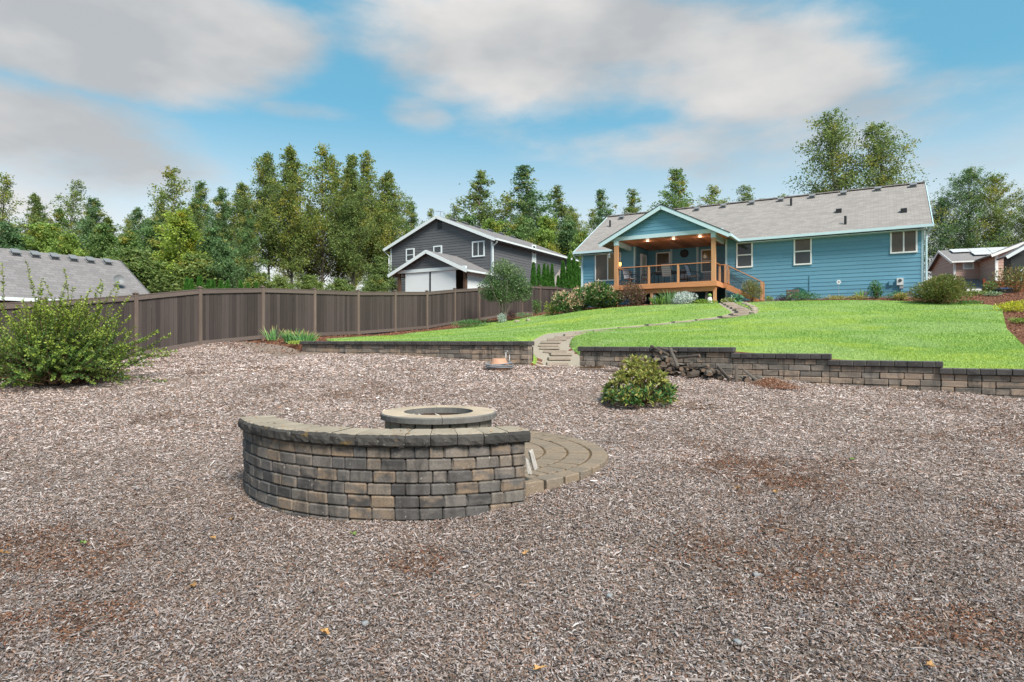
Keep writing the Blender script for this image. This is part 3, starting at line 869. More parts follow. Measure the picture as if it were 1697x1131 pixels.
# ---- fence
fence = empty('fence', (*fpt(0), CAMZ))
tag(fence, 'weathered dark brown board fence running behind the lawn', 'fence')
posts = [-14.0, -11.6, -9.2, -6.9, -4.5, -2.44, 0, 2.44, 4.88, 7.32, 9.76, 12.2, 14.64, 17.08, 19.52, 21.96, 24.4, 26.8]
FH = 1.80
pmesh = MB().box(-.055, .055, -.055, .055, -0.15, FH + 0.06).mesh('post'); pmesh.materials.append(M['fence_post'])
cmesh = MB()
cmesh.box(-.075, .075, -.075, .075, 0, .022); cmesh.add([(-.06, -.06, .022), (.06, -.06, .022), (.06, .06, .022), (-.06, .06, .022), (0, 0, .06)], [(0, 1, 4), (1, 2, 4), (2, 3, 4), (3, 0, 4)])
cmesh = cmesh.mesh('post_cap'); cmesh.materials.append(M['fence_post'])
bmeshes = []
for k in range(4):
    m_ = MB().box(-.5, .5, -.5, .5, -.5, .5).mesh('board'); m_.materials.append(M['fence']); bmeshes.append(m_)
O0 = np.array(fpt(0))
for i, s in enumerate(posts):
    p = np.array(fpt(s)) - O0; ang = math.atan2(FD[1], FD[0]) if s < 14.7 else math.atan2(FD2[1], FD2[0])
    po_ = link('post', pmesh, None, fence, (p[0], p[1], fz(s)), (0, 0, ang))
    c_ = link('post_cap', cmesh, None, po_, (0, 0, FH + 0.06))
    if i == len(posts) - 1: break
    s2 = posts[i + 1]; q = np.array(fpt(s2)) - O0
    d = (q - p); Ln = np.hypot(*d); ang = math.atan2(d[1], d[0]); nrm = np.array([d[1], -d[0]]) / Ln      # towards the yard
    z0, z1 = fz(s), fz(s2)
    def along(t, off, z): return (p[0] + d[0] * t + nrm[0] * off, p[1] + d[1] * t + nrm[1] * off, z0 + (z1 - z0) * t + z)
    for (za, h, off, th) in ((FH - 0.065, 0.13, 0.022, 0.03), (0.07, 0.13, 0.02, 0.03), (FH + 0.012, 0.03, -0.01, 0.11)):
        mb = MB(); e0 = 0.055 / Ln; mb.bar(along(e0, off, za), along(1 - e0, off, za), th, h)
        mb.build('rail', M['fence_rail'], fence)
    nb = max(3, int(round((Ln - 0.11) / 0.142))); bw = (Ln - 0.11) / nb
    for k in range(nb):
        t = (0.055 + bw * (k + 0.5)) / Ln
        x, y, z = along(t, -0.012 + R.uniform(-.005, .005), 0)
        link('board', R.choice(bmeshes), None, fence, (x, y, z + 0.9), (0, R.uniform(-.003, .003), ang), (bw - 0.006 - R.random() * 0.005, 0.018, FH - 0.06))

# ------------------------------------------------------------------ houses
class Frame:
    """local axes of a building: x along its front, y away from us, z up from its ground"""
    def __init__(s, ox, oy, zc0, u=(UX, UY)):
        s.o = (ox, oy); s.z0 = zc0; s.u = u; s.v = (-u[1], u[0]); s.ang = math.atan2(u[1], u[0])
    def at(s, px, py, y):
        k = (px - CX) / F
        x = (k * (s.o[1] + y * s.v[1]) - s.o[0] - y * s.v[0]) / (s.u[0] - k * s.u[1])
        d = s.o[1] + x * s.u[1] + y * s.v[1]
        return x, (CY - py) / F * d - s.z0
    def y_at(s, px, x):
        k = (px - CX) / F
        return (k * (s.o[1] + x * s.u[1]) - s.o[0] - x * s.u[0]) / (s.v[0] - k * s.v[1])
    def world(s, x, y): return (s.o[0] + x * s.u[0] + y * s.v[0], s.o[1] + x * s.u[1] + y * s.v[1])
    def onplane(s, px, py, a, b, c):
        """local point where the sight line meets z = a + b*x + c*y"""
        k = (px - CX) / F; m = (CY - py) / F
        ys = np.linspace(-8, 20, 2801)
        xs = (k * (s.o[1] + ys * s.v[1]) - s.o[0] - ys * s.v[0]) / (s.u[0] - k * s.u[1])
        ds = s.o[1] + xs * s.u[1] + ys * s.v[1]
        i = int(np.argmin(np.abs(m * ds - s.z0 - (a + b * xs + c * ys))))
        return float(xs[i]), float(ys[i]), float(m * ds[i] - s.z0)
    def root(s, name): return empty(name, (s.o[0], s.o[1], CAMZ + s.z0), s.ang)

_wedge = {}
def wedge(key):
    if key not in _wedge:
        mb = MB(); mb.add([(0, -1, 0), (1, -1, 0), (1, 0, 0), (0, 0, 0), (0, -.25, 1), (1, -.25, 1), (1, 0, 1), (0, 0, 1)],
                          [(0, 3, 2, 1), (4, 5, 6, 7), (0, 1, 5, 4), (1, 2, 6, 5), (2, 3, 7, 6), (3, 0, 4, 7)])
        _wedge[key] = mb.mesh('siding_board'); _wedge[key].materials.append(M[key])
    return _wedge[key]
def siding(parent, p0, p1, z0, z1, key, expo=0.19, joints=True, clip=None, out=0.02):
    """lap boards from p0 to p1 (local xy; outside is to the right of p0->p1), one object per board"""
    dx, dy = p1[0] - p0[0], p1[1] - p0[1]; L = math.hypot(dx, dy); ang = math.atan2(dy, dx)
    n = int(math.ceil((z1 - z0) / expo))
    for i in range(n):
        za = z0 + i * expo; zb = min(z1, za + expo)
        a, b = 0.0, L
        if clip:
            a, b = clip(za + 0.5 * expo)
            if b - a < 0.15: continue
        cuts = [a]
        if joints and b - a > 4:
            x = a + R.uniform(1.2, 3.6)
            while x < b - 0.8: cuts.append(x); x += 3.66
        cuts.append(b)
        for c0, c1 in zip(cuts[:-1], cuts[1:]):
            link('siding_board', wedge(key), None, parent, (p0[0] + dx / L * c0, p0[1] + dy / L * c0, za), (0, 0, ang), (c1 - c0 - 0.004, out, zb - za - 0.002))
def window(parent, x0, x1, z0, z1, y, kind='slider', pane='pane_tan', pane2=None, fw=0.07, ang=0.0, frame='white'):
    """frame, panes and a mullion on a wall facing -y (or turned by ang about its corner)"""
    w = empty('window', (x0, y, z0), ang, parent)
    W, H = x1 - x0, z1 - z0
    mb = MB(); t = 0.055
    mb.box(0, W, -t, 0.02, 0, fw); mb.box(0, W, -t, 0.02, H - fw, H); mb.box(0, fw, -t, 0.02, fw, H - fw); mb.box(W - fw, W, -t, 0.02, fw, H - fw)
    mb.build('frame', M[frame], w)
    if kind == 'slider':
        MB().box(W / 2 - 0.03, W / 2 + 0.03, -t + .008, 0.02, fw, H - fw).build('mullion', M[frame], w)
        MB().box(fw, W / 2 - 0.03, -0.03, -0.02, fw, H - fw).build('pane', M[pane], w)
        MB().box(W / 2 + 0.03, W - fw, -0.026, -0.016, fw, H - fw).build('pane', M[pane2 or pane], w)
    elif kind == 'hung':
        MB().box(fw, W - fw, -t + .008, 0.02, H / 2 - 0.03, H / 2 + 0.03).build('mullion', M[frame], w)
        MB().box(fw, W - fw, -0.03, -0.02, fw, H / 2 - 0.03).build('pane', M[pane], w)
        MB().box(fw, W - fw, -0.026, -0.016, H / 2 + 0.03, H - fw).build('pane', M[pane2 or pane], w)
    else:
        MB().box(fw, W - fw, -0.03, -0.02, fw, H - fw).build('pane', M[pane], w)
    return w
def roof_vent(parent, p, slope_x=0.0, slope_y=0.0, s=1.0):
    mb = MB(); mb.box(-.2 * s, .2 * s, -.16 * s, .16 * s, 0.05, 0.15); mb.box(-.27 * s, .27 * s, -.24 * s, .24 * s, 0.13, 0.165); mb.box(-.25 * s, .25 * s, -.25 * s, .25 * s, 0, 0.05)
    return mb.build('roof_vent', M['dish'], parent, loc=p, rot=(math.atan(slope_y), -math.atan(slope_x), 0))
def roof_pipe(parent, p, h=0.4):
    return MB().tube([(0, 0, -0.05), (0, 0, h)], 0.06, 8).build('vent_pipe', M['black'], parent, loc=p)

# ---------------- blue house
BH = Frame(18.82, 27.8, 2.0)
bh = BH.root('blue_house')
tag(bh, 'blue lap-sided single-storey house with long grey shingle roof', 'house')
EZ = 3.246; LEN = 17.6; YR = 5.4; SL = 3.02 / 5.4
YW = 0.45
xl, xr = -LEN + 0.3, -0.3
xaL = BH.at(1053, 450, YW)[0]; xaR = BH.at(1202, 450, YW)[0]
walls = empty('wall', (0, 0, 0), 0, bh)
# wall backing (one box each side of the porch recess) and boards
WT = EZ + YW * SL - 0.12
FB = 0.12
MB().box(xl, xaL, YW, YW + 0.12, -0.3, WT).build('wall_backing', M['siding_blue'], walls)
MB().box(xaR, xr, YW, YW + 0.12, -0.3, WT).build('wall_backing', M['siding_blue'], walls)
MB().box(xl, xl + .12, YW + .12, 2 * YR - .45, -0.3, WT).build('wall_backing', M['siding_blue'], walls)
MB().box(xr - .12, xr, YW + .12, 2 * YR - .45, -0.3, WT).build('wall_backing', M['siding_blue'], walls)
MB().box(xl, xr, 2 * YR - .45, 2 * YR - .33, -0.3, WT).build('wall_backing', M['siding_blue'], walls)
for xx in (xl + .06, xr - .06):
    mb = MB(); mb.add([(xx - .06, YW, WT), (xx - .06, 2 * YR - YW, WT), (xx - .06, YR, EZ + YR * SL - .15), (xx + .06, YW, WT), (xx + .06, 2 * YR - YW, WT), (xx + .06, YR, EZ + YR * SL - .15)],
                       [(0, 1, 2), (5, 4, 3), (0, 3, 4, 1), (1, 4, 5, 2), (2, 5, 3, 0)])
    mb.build('gable_end', M['siding_blue'], walls)
siding(walls, (xl + .1, YW), (xaL - .1, YW), FB, WT, 'siding_blue')
siding(walls, (xaR + .1, YW), (xr - .1, YW), FB, WT, 'siding_blue')
MB().box(xaR + .1, xr - .1, YW - .012, YW, -0.3, FB).build('foundation', M['found'], walls)
for (a, b) in ((xl, xl + .1), (xr - .1, xr), (xaL - .1, xaL), (xaR, xaR + .1)):
    MB().box(a, b, YW - 0.03, YW + 0.13, -0.1, WT).build('corner_trim', M['trim_blue'], walls)
# recess
YB = 2.7; ZF = 1.0; CEIL = 3.40
MB().box(xaL - .12, xaL - .0, YW + .13, YB + .12, 0, CEIL).build('wall_backing', M['siding_blue'], walls)
MB().box(xaR, xaR + .12, YW + .13, YB + .12, 0, CEIL).build('wall_backing', M['siding_blue'], walls)
MB().box(xaL, xaR, YB, YB + .12, 0, CEIL).build('wall_backing', M['siding_blue'], walls)
siding(walls, (xaL + .01, YB), (xaR - .01, YB), ZF + .02, CEIL, 'siding_blue')
siding(walls, (xaL, YW + .14), (xaL, YB), ZF + .02, CEIL, 'siding_blue')
for px in (1112.6, 1156):
    x = BH.at(px, 450, YB)[0]
    MB().box(x - .06, x + .06, YB - .05, YB - .002, ZF, CEIL).build('corner_trim', M['trim_blue'], walls)
# roof
roof = empty('roof', (0, 0, 0), 0, bh)
RT = 0.12
n1 = (0, -SL, 1); n2 = (0, SL, 1)
zr = EZ + YR * SL
GL, GR, GY = -15.12, -8.36, -2.05
GM = (GL + GR) / 2; GA = 4.99; GS = (GA - EZ) / (GR - GM)
yv = (GA - EZ) / SL
mb = MB(); mb.slab([(-LEN, 0, EZ), (GL, 0, EZ), (GM, yv, GA), (GM, YR, zr), (-LEN, YR, zr)], n1, RT); mb.build('roof_slope', M['roof_x'], roof)
mb = MB(); mb.slab([(GM, yv, GA), (GR, 0, EZ), (0, 0, EZ), (0, YR, zr), (GM, YR, zr)], n1, RT); mb.build('roof_slope', M['roof_x'], roof)
mb = MB(); mb.slab([(0, 2 * YR, EZ), (-LEN, 2 * YR, EZ), (-LEN, YR, zr), (0, YR, zr)], n2, RT); mb.build('roof_slope', M['roof_x'], roof)
MB().bar((-LEN, YR, zr + .02), (0, YR, zr + .02), 0.3, 0.05).build('ridge_cap', M['roof_x'], roof)
for xx, e in ((-LEN - .02, -1), (0.02, 1)):
    mb = MB(); mb.bar((xx, -0.02, EZ - .09), (xx, YR, zr - .09), 0.035, 0.2); mb.bar((xx, 2 * YR, EZ - .09), (xx, YR, zr - .09), 0.035, 0.2)
    mb.build('rake_board', M['trim_blue'], roof)
for a, b in ((-LEN, GL), (GR, 0)): MB().box(a, b, 0.04, YW, EZ - .20, EZ - .17).build('soffit', M['trim_blue'], roof)
# porch gable
for sgn, xe in ((-1, GL), (1, GR)):
    mb = MB(); mb.slab([(xe, GY, EZ), (GM, GY, GA), (GM, yv, GA), (xe, 0.0, EZ)] if sgn < 0 else [(GM, GY, GA), (xe, GY, EZ), (xe, 0.0, EZ), (GM, yv, GA)], (sgn * GS, 0, 1), 0.10)
    mb.build('porch_roof_slope', M['roof_y'], roof)
    mb = MB(); mb.bar((xe - sgn * -0.02, GY - .02, EZ - .085), (GM, GY - .02, GA - .085), 0.04, 0.21); mb.build('rake_board', M['trim_blue'], roof)
    mb = MB(); mb.bar((xe - sgn * -.05, GY - .03, EZ + .03), (GM, GY - .03, GA + .035), 0.05, 0.035); mb.build('drip_edge', M['black'], roof)
# gutters
gut = [((-LEN - .03, -.05), (GL + .0, -.05)), ((GR, -.05), (.05, -.05))]
for (a, b) in gut:
    MB().box(a[0], b[0], -.12, .01, EZ - .13, EZ - .005).build('gutter', M['trim_blue'], roof)
MB().box(GR - .0, GR + .1, GY, -.12, EZ - .13, EZ - .005).build('gutter', M['trim_blue'], roof)
MB().tube([(-LEN + .02, -.06, EZ - .12), (-LEN + .02, 0.05, EZ - .3), (-LEN + .33, YW - .07, EZ - .55), (-LEN + .33, YW - .07, .1)], .04, 6).build('downspout', M['trim_blue'], roof)
MB().tube([(-.06, -.06, EZ - .12), (-.12, .1, EZ - .28), (-.22, YW - .07, EZ - .42), (-.22, YW - .07, .1)], .045, 6).build('downspout', M['trim_blue'], roof)
# porch gable wall, beams, ceiling
YG = -1.75
GW0, GW1 = GL + .42, GR - .42
def gclip(z):
    h = (GA - .2 - z) / GS
    return max(0, GM - h - GW0), min(GW1 - GW0, GM + h - GW0)
siding(walls, (GW0, YG), (GW1, YG), 3.60, GA - .15, 'siding_blue', clip=gclip, joints=False)
mb = MB(); mb.add([(GW0, YG + .02, 3.5), (GW1, YG + .02, 3.5), (GM, YG + .02, GA - .12), (GW0, YG + .1, 3.5), (GW1, YG + .1, 3.5), (GM, YG + .1, GA - .12)], [(0, 1, 2), (5, 4, 3), (0, 3, 4, 1), (1, 4, 5, 2), (2, 5, 3, 0)])
mb.build('gable_backing', M['siding_blue'], walls)
MB().box(GW0 - .05, GW1 + .05, YG - .035, YG + .12, CEIL, CEIL + .2).build('porch_beam', M['trim_blue'], walls)
PXL = BH.at(1021.7, 450, YG)[0]; PXR = BH.at(1182.8, 450, YG)[0]
for x in (PXL, PXR):
    MB().box(x - .07, x + .07, YG + .12, YW - .03, CEIL - .28, CEIL - .01).build('porch_beam', M['trim_blue'], walls)
soff = empty('porch_ceiling', (0, 0, 0), 0, bh)
nbd = 28
for k in range(nbd):
    a = PXL - .25 + (PXR - PXL + .5) * k / nbd; b = PXL - .25 + (PXR - PXL + .5) * (k + 1) / nbd
    a2, b2 = max(a, xaL), min(b, xaR)
    MB().box(a, b - .008, YG + .12, YB if (a > xaL and b < xaR) else YW - .01, CEIL + R.uniform(0, .003), CEIL + .03).build('ceiling_board', M['soffit'], soff)
for px, py in ((1073, 400), (1116, 396.5), (1160, 393)):
    x, y, z = BH.onplane(px, py, CEIL, 0, 0)
    MB().lathe([(0.0, -.006), (.075, -.006), (.09, 0.0), (.09, .01)], 14, (x, y, CEIL)).build('downlight', M['lamp_white'], soff)
    dl = bpy.data.lights.new('downlight_lamp', 'POINT'); dl.energy = 1.6; dl.color = (1.0, .82, .62); dl.shadow_soft_size = .08
    dlo = bpy.data.objects.new('downlight_lamp', dl); COL.objects.link(dlo); dlo.parent = soff; dlo.location = (x, y, CEIL - .12)
# posts
for x in (PXL, PXR):
    p = empty('porch_post', (x, YG, ZF), 0, bh)
    MB().box(-.1, .1, -.1, .1, 0, CEIL - ZF - .26).build('post_shaft', M['cedar_v'], p)
    MB().box(-.115, .115, -.115, .115, CEIL - ZF - .26, CEIL - ZF).build('post_collar', M['trim_blue'], p)
# windows and door
def win(px0, px1, py0, py1, y, pxm=None, **k):
    xm = (px0 + px1) / 2
    x0 = BH.at(px0, py0, y)[0]; x1 = BH.at(px1, py0, y)[0]
    _, zb = BH.at(xm, py1, y); _, zt = BH.at(xm, py0, y)
    return window(bh, x0, x1, zb, zt, y - 0.02, **k)
win(986.5, 1029.5, 420.5, 466, YW, kind='slider', pane='pane_tan', pane2='pane_gold')
win(1220.5, 1247.8, 402, 444, YW, kind='hung', pane='pane_dark', pane2='pane_dark')
win(1315.5, 1345.5, 394.3, 439.5, YW, kind='hung', pane='pane_dark', pane2='pane_tan')
win(1475, 1520.5, 380.5, 420, YW, kind='slider', pane='pane_tan', pane2='pane_tan')
win(1087.5, 1111, 418.5, 452, YB, kind='single', pane='pane_tan')
win(1162, 1184, 413.5, 452, YB, kind='hung', pane='pane_dark', pane2='pane_gold')
dr = window(bh, 0, 0.95, ZF + .05, ZF + 2.05, 0, kind='single', pane='pane_pale', fw=.14); dr.name = 'door'
dr.rotation_euler = (0, 0, math.radians(90)); dr.location = (xaL + .05, 1.2, ZF + .05)
# roof vents and pipes
for px, py in ((1155, 346), (1199, 341), (1246, 335.7), (1294, 330.6), (1346, 325), (1398, 319.6), (1455, 313), (1513.6, 306.7), (1030.6, 359.8)):
    x, y, z = BH.onplane(px, py + 3, EZ, 0, SL)
    roof_vent(roof, (x, y, EZ + y * SL), 0, SL, .6)
for px, py in ((1311, 341), (1401, 372), (1011, 376)):
    x, y, z = BH.onplane(px, py, EZ, 0, SL); roof_pipe(roof, (x, y, EZ + y * SL))
for px, py in ((1390, 352), (1497.7, 351.5)):
    x, y, z = BH.onplane(px, py, EZ, 0, SL); MB().box(-.13, .13, -.13, .13, -.1, .16).build('roof_box_vent', M['black'], roof, loc=(x, y, EZ + y * SL))
# wall services
def wallbox(name, px0, px1, py0, py1, mat, dep, parent=bh):
    x0 = BH.at(px0, py0, YW)[0]; x1 = BH.at(px1, py0, YW)[0]; zb = BH.at((px0 + px1) / 2, py1, YW)[1]; zt = BH.at((px0 + px1) / 2, py0, YW)[1]
    return MB().box(x0, x1, YW - dep, YW, zb, zt).build(name, M[mat], parent), x0, x1, zb, zt
mt, a, b, c, d = wallbox('meter_box', 1486, 1497, 461.5, 473, 'meter', .16)
MB().lathe([(0, .03), (.06, .03), (.075, 0)], 14).build('meter_dial', M['pane_dark'], mt, loc=((a + b) / 2, YW - .16, (c + d) / 2 + .05), rot=(math.radians(90), 0, 0))
MB().tube([((a + b) / 2 + .05, YW - .08, c), ((a + b) / 2 + .05, YW - .08, .0)], .03, 6).build('conduit', M['siding_blue'], mt)
MB().box((a + b) / 2 - .02, (a + b) / 2 + .14, YW - .13, YW - .03, c - .16, c - .02).build('conduit_box', M['metal'], mt)
wallbox('junction_box', 1473, 1479.5, 466, 473.5, 'siding_blue', .12)
for px in (1434, 1507): wallbox('crawl_vent', px - 5, px + 5, 483, 489, 'dish', .03)
x, z = BH.at(1342, 455, YW); MB().box(x - .02, x + .02, YW - .05, YW - .015, .3, 1.25).build('cable_conduit', M['siding_blue'], bh)
# wall ornament and porch lantern
x, z = BH.at(1134.5, 420.5, YB)
orn = MB().lathe([(0, .02), (.12, .025), (.13, .05), (.2, .05), (.24, .02), (.24, 0)], 20).build('wall_ornament', M['black'], None, loc=(*BH.world(x, YB - .03), CAMZ + 2.0 + z), rot=(math.radians(90), 0, BH.ang))
tag(orn, 'round dark metal ornament hanging on the porch back wall', 'wall ornament')
x, z = BH.at(1027, 437.5, YG + .3)
ln = empty('lantern', (*BH.world(x, YG + .35), CAMZ + 2.0 + z - .12))
tag(ln, 'small glowing amber lantern beside the left porch post', 'lantern')
MB().lathe([(.05, 0), (.075, .05), (.075, .17), (.04, .22)], 10).build('lamp_glass', M['lamp_warm'], ln)
MB().lathe([(.085, .21), (.03, .28), (0, .29)], 10).build('lamp_cap', M['black'], ln)
MB().tube([(0, 0, .28), (0, 0, CEIL - z - .17)], .006, 5).build('hanger', M['black'], ln)
x, z = BH.at(1009.5, 424.5, YW - .6)
bf = empty('hanging_feeder', (*BH.world(x, YW - .55), CAMZ + 2 + z - .1)); tag(bf, 'small white feeder hanging before the large left window', 'bird feeder')
MB().lathe([(.0, 0), (.07, 0), (.06, .03), (.05, .16), (.09, .17), (0, .24)], 10).build('feeder_body', M['white'], bf)
MB().tube([(0, 0, .22), (0, 0, EZ - z + .05 - .25)], .004, 4).build('hanger', M['black'], bf)

# ---------------- deck
dk = BH.root('deck')
tag(dk, 'raised cedar deck with rod railings and side stairs in front of the blue house', 'deck')
DX0, DX1, DY0 = PXL - .15, PXR + .15, YG - .15
YM = BH.y_at(1193.5, PXR)
YM = max(-1.3, min(-.4, YM))
XS = BH.at(1202.2, 450, YM)[0]
ny = int((YB - DY0) / .145)
for k in range(ny):
    y = DY0 + .02 + k * .145
    a, b = (DX0, DX1) if y < YW - .05 else (xaL + .02, xaR - .02)
    if YM < y < YW - .05: b = XS + .08
    MB().box(a, b, y, y + .138, ZF - .035, ZF).build('deck_board', M['cedar'], dk)
MB().box(DX0 - .02, DX1 + .02, DY0 - .03, DY0 + .01, ZF - .27, ZF - .005).build('fascia_board', M['cedar'], dk)
MB().box(DX0 - .03, DX0 - .0, DY0 + .01, YW, ZF - .27, ZF - .036).build('fascia_board', M['cedar'], dk)
MB().box(DX1 + .0, DX1 + .03, DY0 + .01, YM - .03, ZF - .27, ZF - .036).build('fascia_board', M['cedar'], dk)
MB().box(DX1 + .03, XS + .08, YM - .06, YM - .03, ZF - .27, ZF - .036).build('fascia_board', M['cedar'], dk)
MB().box(DX0 + .05, DX1 - .02, DY0 + .12, DY0 + .22, ZF - .50, ZF - .27).build('deck_beam', M['cedar'], dk)
for x in (DX0 + .15, (DX0 + DX1) / 2 - .6, DX1 - .1):
    MB().box(x - .07, x + .07, DY0 + .10, DY0 + .24, -.35, ZF - .50).build('deck_post', M['cedar_v'], dk)
for k in range(7):
    x = DX0 + .4 + (DX1 - DX0 - .8) * k / 6
    MB().box(x - .02, x + .02, DY0 + .24, YW - .05, ZF - .24, ZF - .04).build('joist', M['cedar'], dk)
RH = .93
def railing(p, q, za, zb, posts=(), rods=8, top=True):
    (x0, y0), (x1, y1) = p, q
    if top: mb = MB(); mb.bar((x0, y0, za + RH), (x1, y1, zb + RH), .11, .04); mb.build('top_rail', M['cedar'], dk)
    for k in range(rods):
        h = .1 + (RH - .16) * k / (rods - 1)
        mb = MB(); mb.tube([(x0, y0, za + h), (x1, y1, zb + h)], .0075, 5); mb.build('rail_rod', M['rod'], dk)
    for t in posts:
        x, y, z = x0 + (x1 - x0) * t, y0 + (y1 - y0) * t, za + (zb - za) * t
        MB().box(x - .05, x + .05, y - .05, y + .05, z - .02, z + RH - .022).build('rail_post', M['cedar_v'], dk)
xa = BH.at(1074.5, 455, YG)[0]; xb = BH.at(1125, 455, YG)[0]
railing((PXL + .1, YG), (PXR - .1, YG), ZF, ZF, [(x - PXL) / (PXR - PXL) for x in (xa, xb)], rods=8)
railing((PXL, YG + .1), (PXL, YW - .04), ZF, ZF, [.97], rods=8)
railing((PXR, YG + .1), (PXR, YM), ZF, ZF, [1.0], rods=8)
railing((PXR, YM), (XS, YM), ZF, ZF, [1.0], rods=8)
nst = 6; run = .29; rise = ZF / nst
XE = XS + run * nst
for yy in (YM, YW - .2):
    railing((XS + .02, yy), (XE, yy), ZF, .05, [1.0] if yy == YM else [0.0, 1.0], rods=8)
    mb = MB(); mb.add([(XS, yy - .02, ZF - .02), (XE, yy - .02, 0), (XE - .1, yy - .02, -.12), (XS, yy - .02, ZF - .34), (XS, yy + .02, ZF - .02), (XE, yy + .02, 0), (XE - .1, yy + .02, -.12), (XS, yy + .02, ZF - .34)],
                      [(0, 3, 2, 1), (4, 5, 6, 7), (0, 1, 5, 4), (1, 2, 6, 5), (2, 3, 7, 6), (3, 0, 4, 7)]); mb.build('stringer', M['cedar'], dk)
for k in range(nst):
    MB().box(XS + run * k + .02, XS + run * (k + 1) + .03, YM + .03, YW - .23, ZF - rise * (k + 1) - .035, ZF - rise * (k + 1)).build('stair_tread', M['cedar'], dk)

# deck furniture
def chair(x, y, rz, label, fab='sling'):
    t = empty('patio_chair', (*BH.world(x, y), CAMZ + 2.0 + ZF), BH.ang + rz); tag(t, label, 'chair', 'chairs on the deck')
    mb = MB(); mb.slab([(-.24, -.25, .42), (.24, -.25, .42), (.24, .22, .39), (-.24, .22, .39)], (0, 0, 1), .02); mb.build('seat', M[fab], t)
    mb = MB(); mb.slab([(-.24, .22, .40), (.24, .22, .40), (.23, .44, 1.0), (-.23, .44, 1.0)], (0, -1, .3), .02); mb.build('backrest', M[fab], t)
    for s in (-1, 1):
        MB().tube([(s * .27, -.27, 0), (s * .27, -.25, .42), (s * .27, .22, .40), (s * .26, .45, 1.02)], .014, 6).build('side_frame', M['black'], t)
        MB().tube([(s * .27, .3, 0), (s * .27, .2, .4)], .014, 6).build('leg', M['black'], t)
        MB().tube([(s * .28, -.25, .42), (s * .29, -.26, .62), (s * .29, .3, .66)], .016, 6).build('armrest', M['black'], t)
    MB().tube([(-.26, .45, 1.02), (.26, .45, 1.02)], .014, 6).build('back_bar', M['black'], t)
def dx(px): return BH.at(px, 455, -.6)[0]
chair(dx(1048), -.9, math.radians(60), 'grey sling patio chair at the left end of the deck railing')
chair(dx(1068), -.3, math.radians(-70), 'tall grey sling chair facing the table from its left')
chair(dx(1112), -1.15, math.radians(180), 'grey sling chair with its back to the railing at the table')
chair(dx(1122), .7, math.radians(0), 'grey sling chair on the house side of the deck table')
chair(dx(1150), -.6, math.radians(80), 'pale blue cushioned chair at the right end of the deck table', 'bluecush')
tb = empty('patio_table', (*BH.world((dx(1080) + dx(1138)) / 2, -.2), CAMZ + 2 + ZF), BH.ang); tag(tb, 'long dark patio table in the middle of the deck', 'table')
tw = abs(dx(1138) - dx(1080)) / 2
MB().box(-tw, tw, -.45, .45, .69, .72).build('table_top', M['black'], tb)
for sx in (-1, 1):
    for sy in (-1, 1): MB().tube([(sx * (tw - .15), sy * .36, 0), (sx * (tw - .12), sy * .38, .69)], .022, 6).build('leg', M['black'], tb)
MB().box(-tw + .1, tw - .1, -.38, .38, .63, .675).build('apron', M['rod'], tb)
bn = empty('storage_bench', (*BH.world(dx(1168), 1.9), CAMZ + 2 + ZF), BH.ang); tag(bn, 'low grey cushioned bench against the porch back wall', 'bench')
MB().box(-.75, .75, -.35, .3, .2, .42).build('seat', M['sling'], bn)
MB().box(-.75, .75, .3, .42, .2, .85).build('backrest', M['sling'], bn)
for sx in (-.7, .7):
    for sy in (-.3, .36): MB().box(sx - .03, sx + .03, sy - .03, sy + .03, 0, .2).build('leg', M['black'], bn)

# ---------------- grey two-storey house
GH = Frame(-1.25, 46.0, 1.5)
gh = GH.root('grey_house')
tag(gh, 'dark grey two-storey gabled house behind the fence', 'house')
e2 = 7.63 - 1.5; ap = 9.84 - 1.5; w2 = 10.9; g2 = (ap - e2) / (w2 / 2); D2 = 14.0
gw = empty('wall', (0, 0, 0), 0, gh)
wx0, wx1, wy0 = -w2 + .45, -.45, .35
wtop = e2 + .45 * g2 - .1
MB().box(wx0, wx1, wy0, wy0 + D2, -.5, wtop).build('wall_backing', M['siding_grey'], gw)
mb = MB(); xm = -w2 / 2
mb.add([(wx0, wy0, wtop), (wx1, wy0, wtop), (xm, wy0, ap - .12), (wx0, wy0 + .15, wtop), (wx1, wy0 + .15, wtop), (xm, wy0 + .15, ap - .12)], [(0, 1, 2), (5, 4, 3), (0, 3, 4, 1), (1, 4, 5, 2), (2, 5, 3, 0)])
mb.build('gable_backing', M['siding_grey'], gw)
siding(gw, (wx0 + .12, wy0 - .0), (wx1 - .12, wy0), .2, wtop - .02, 'siding_grey', .21, out=.025)
siding(gw, (wx0, wy0), (wx1, wy0), wtop, ap - .2, 'siding_grey', .21, clip=lambda z: (max(0, xm - (ap - .16 - z) / g2 - wx0), min(wx1 - wx0, xm + (ap - .16 - z) / g2 - wx0)), out=.025, joints=False)
siding(gw, (wx1, wy0 + .12), (wx1, wy0 + D2), .2, wtop - .02, 'siding_grey', .21, out=.025)
for x in (wx0, wx1 - .12): MB().box(x, x + .12, wy0 - .035, wy0 + .0, -.2, wtop).build('corner_trim', M['trim'], gw)
MB().box(wx1 - .0, wx1 + .035, wy0 - .035, wy0 + .12, -.2, wtop).build('corner_trim', M['trim'], gw)
gr = empty('roof', (0, 0, 0), 0, gh)
for s in (-1, 1):
    xe = -w2 if s < 0 else 0
    poly = [(xe, 0, e2), (xm, 0, ap), (xm, D2 + .7, ap), (xe, D2 + .7, e2)]
    if s > 0: poly = poly[::-1]
    mb = MB(); mb.slab(poly[::-1] if s < 0 else poly[::-1], (s * g2, 0, 1), .12); mb.build('roof_slope', M['roof_gy'], gr)
    mb = MB(); mb.bar((xe, -.02, e2 - .1), (xm, -.02, ap - .1), .04, .24); mb.build('rake_board', M['trim'], gr)
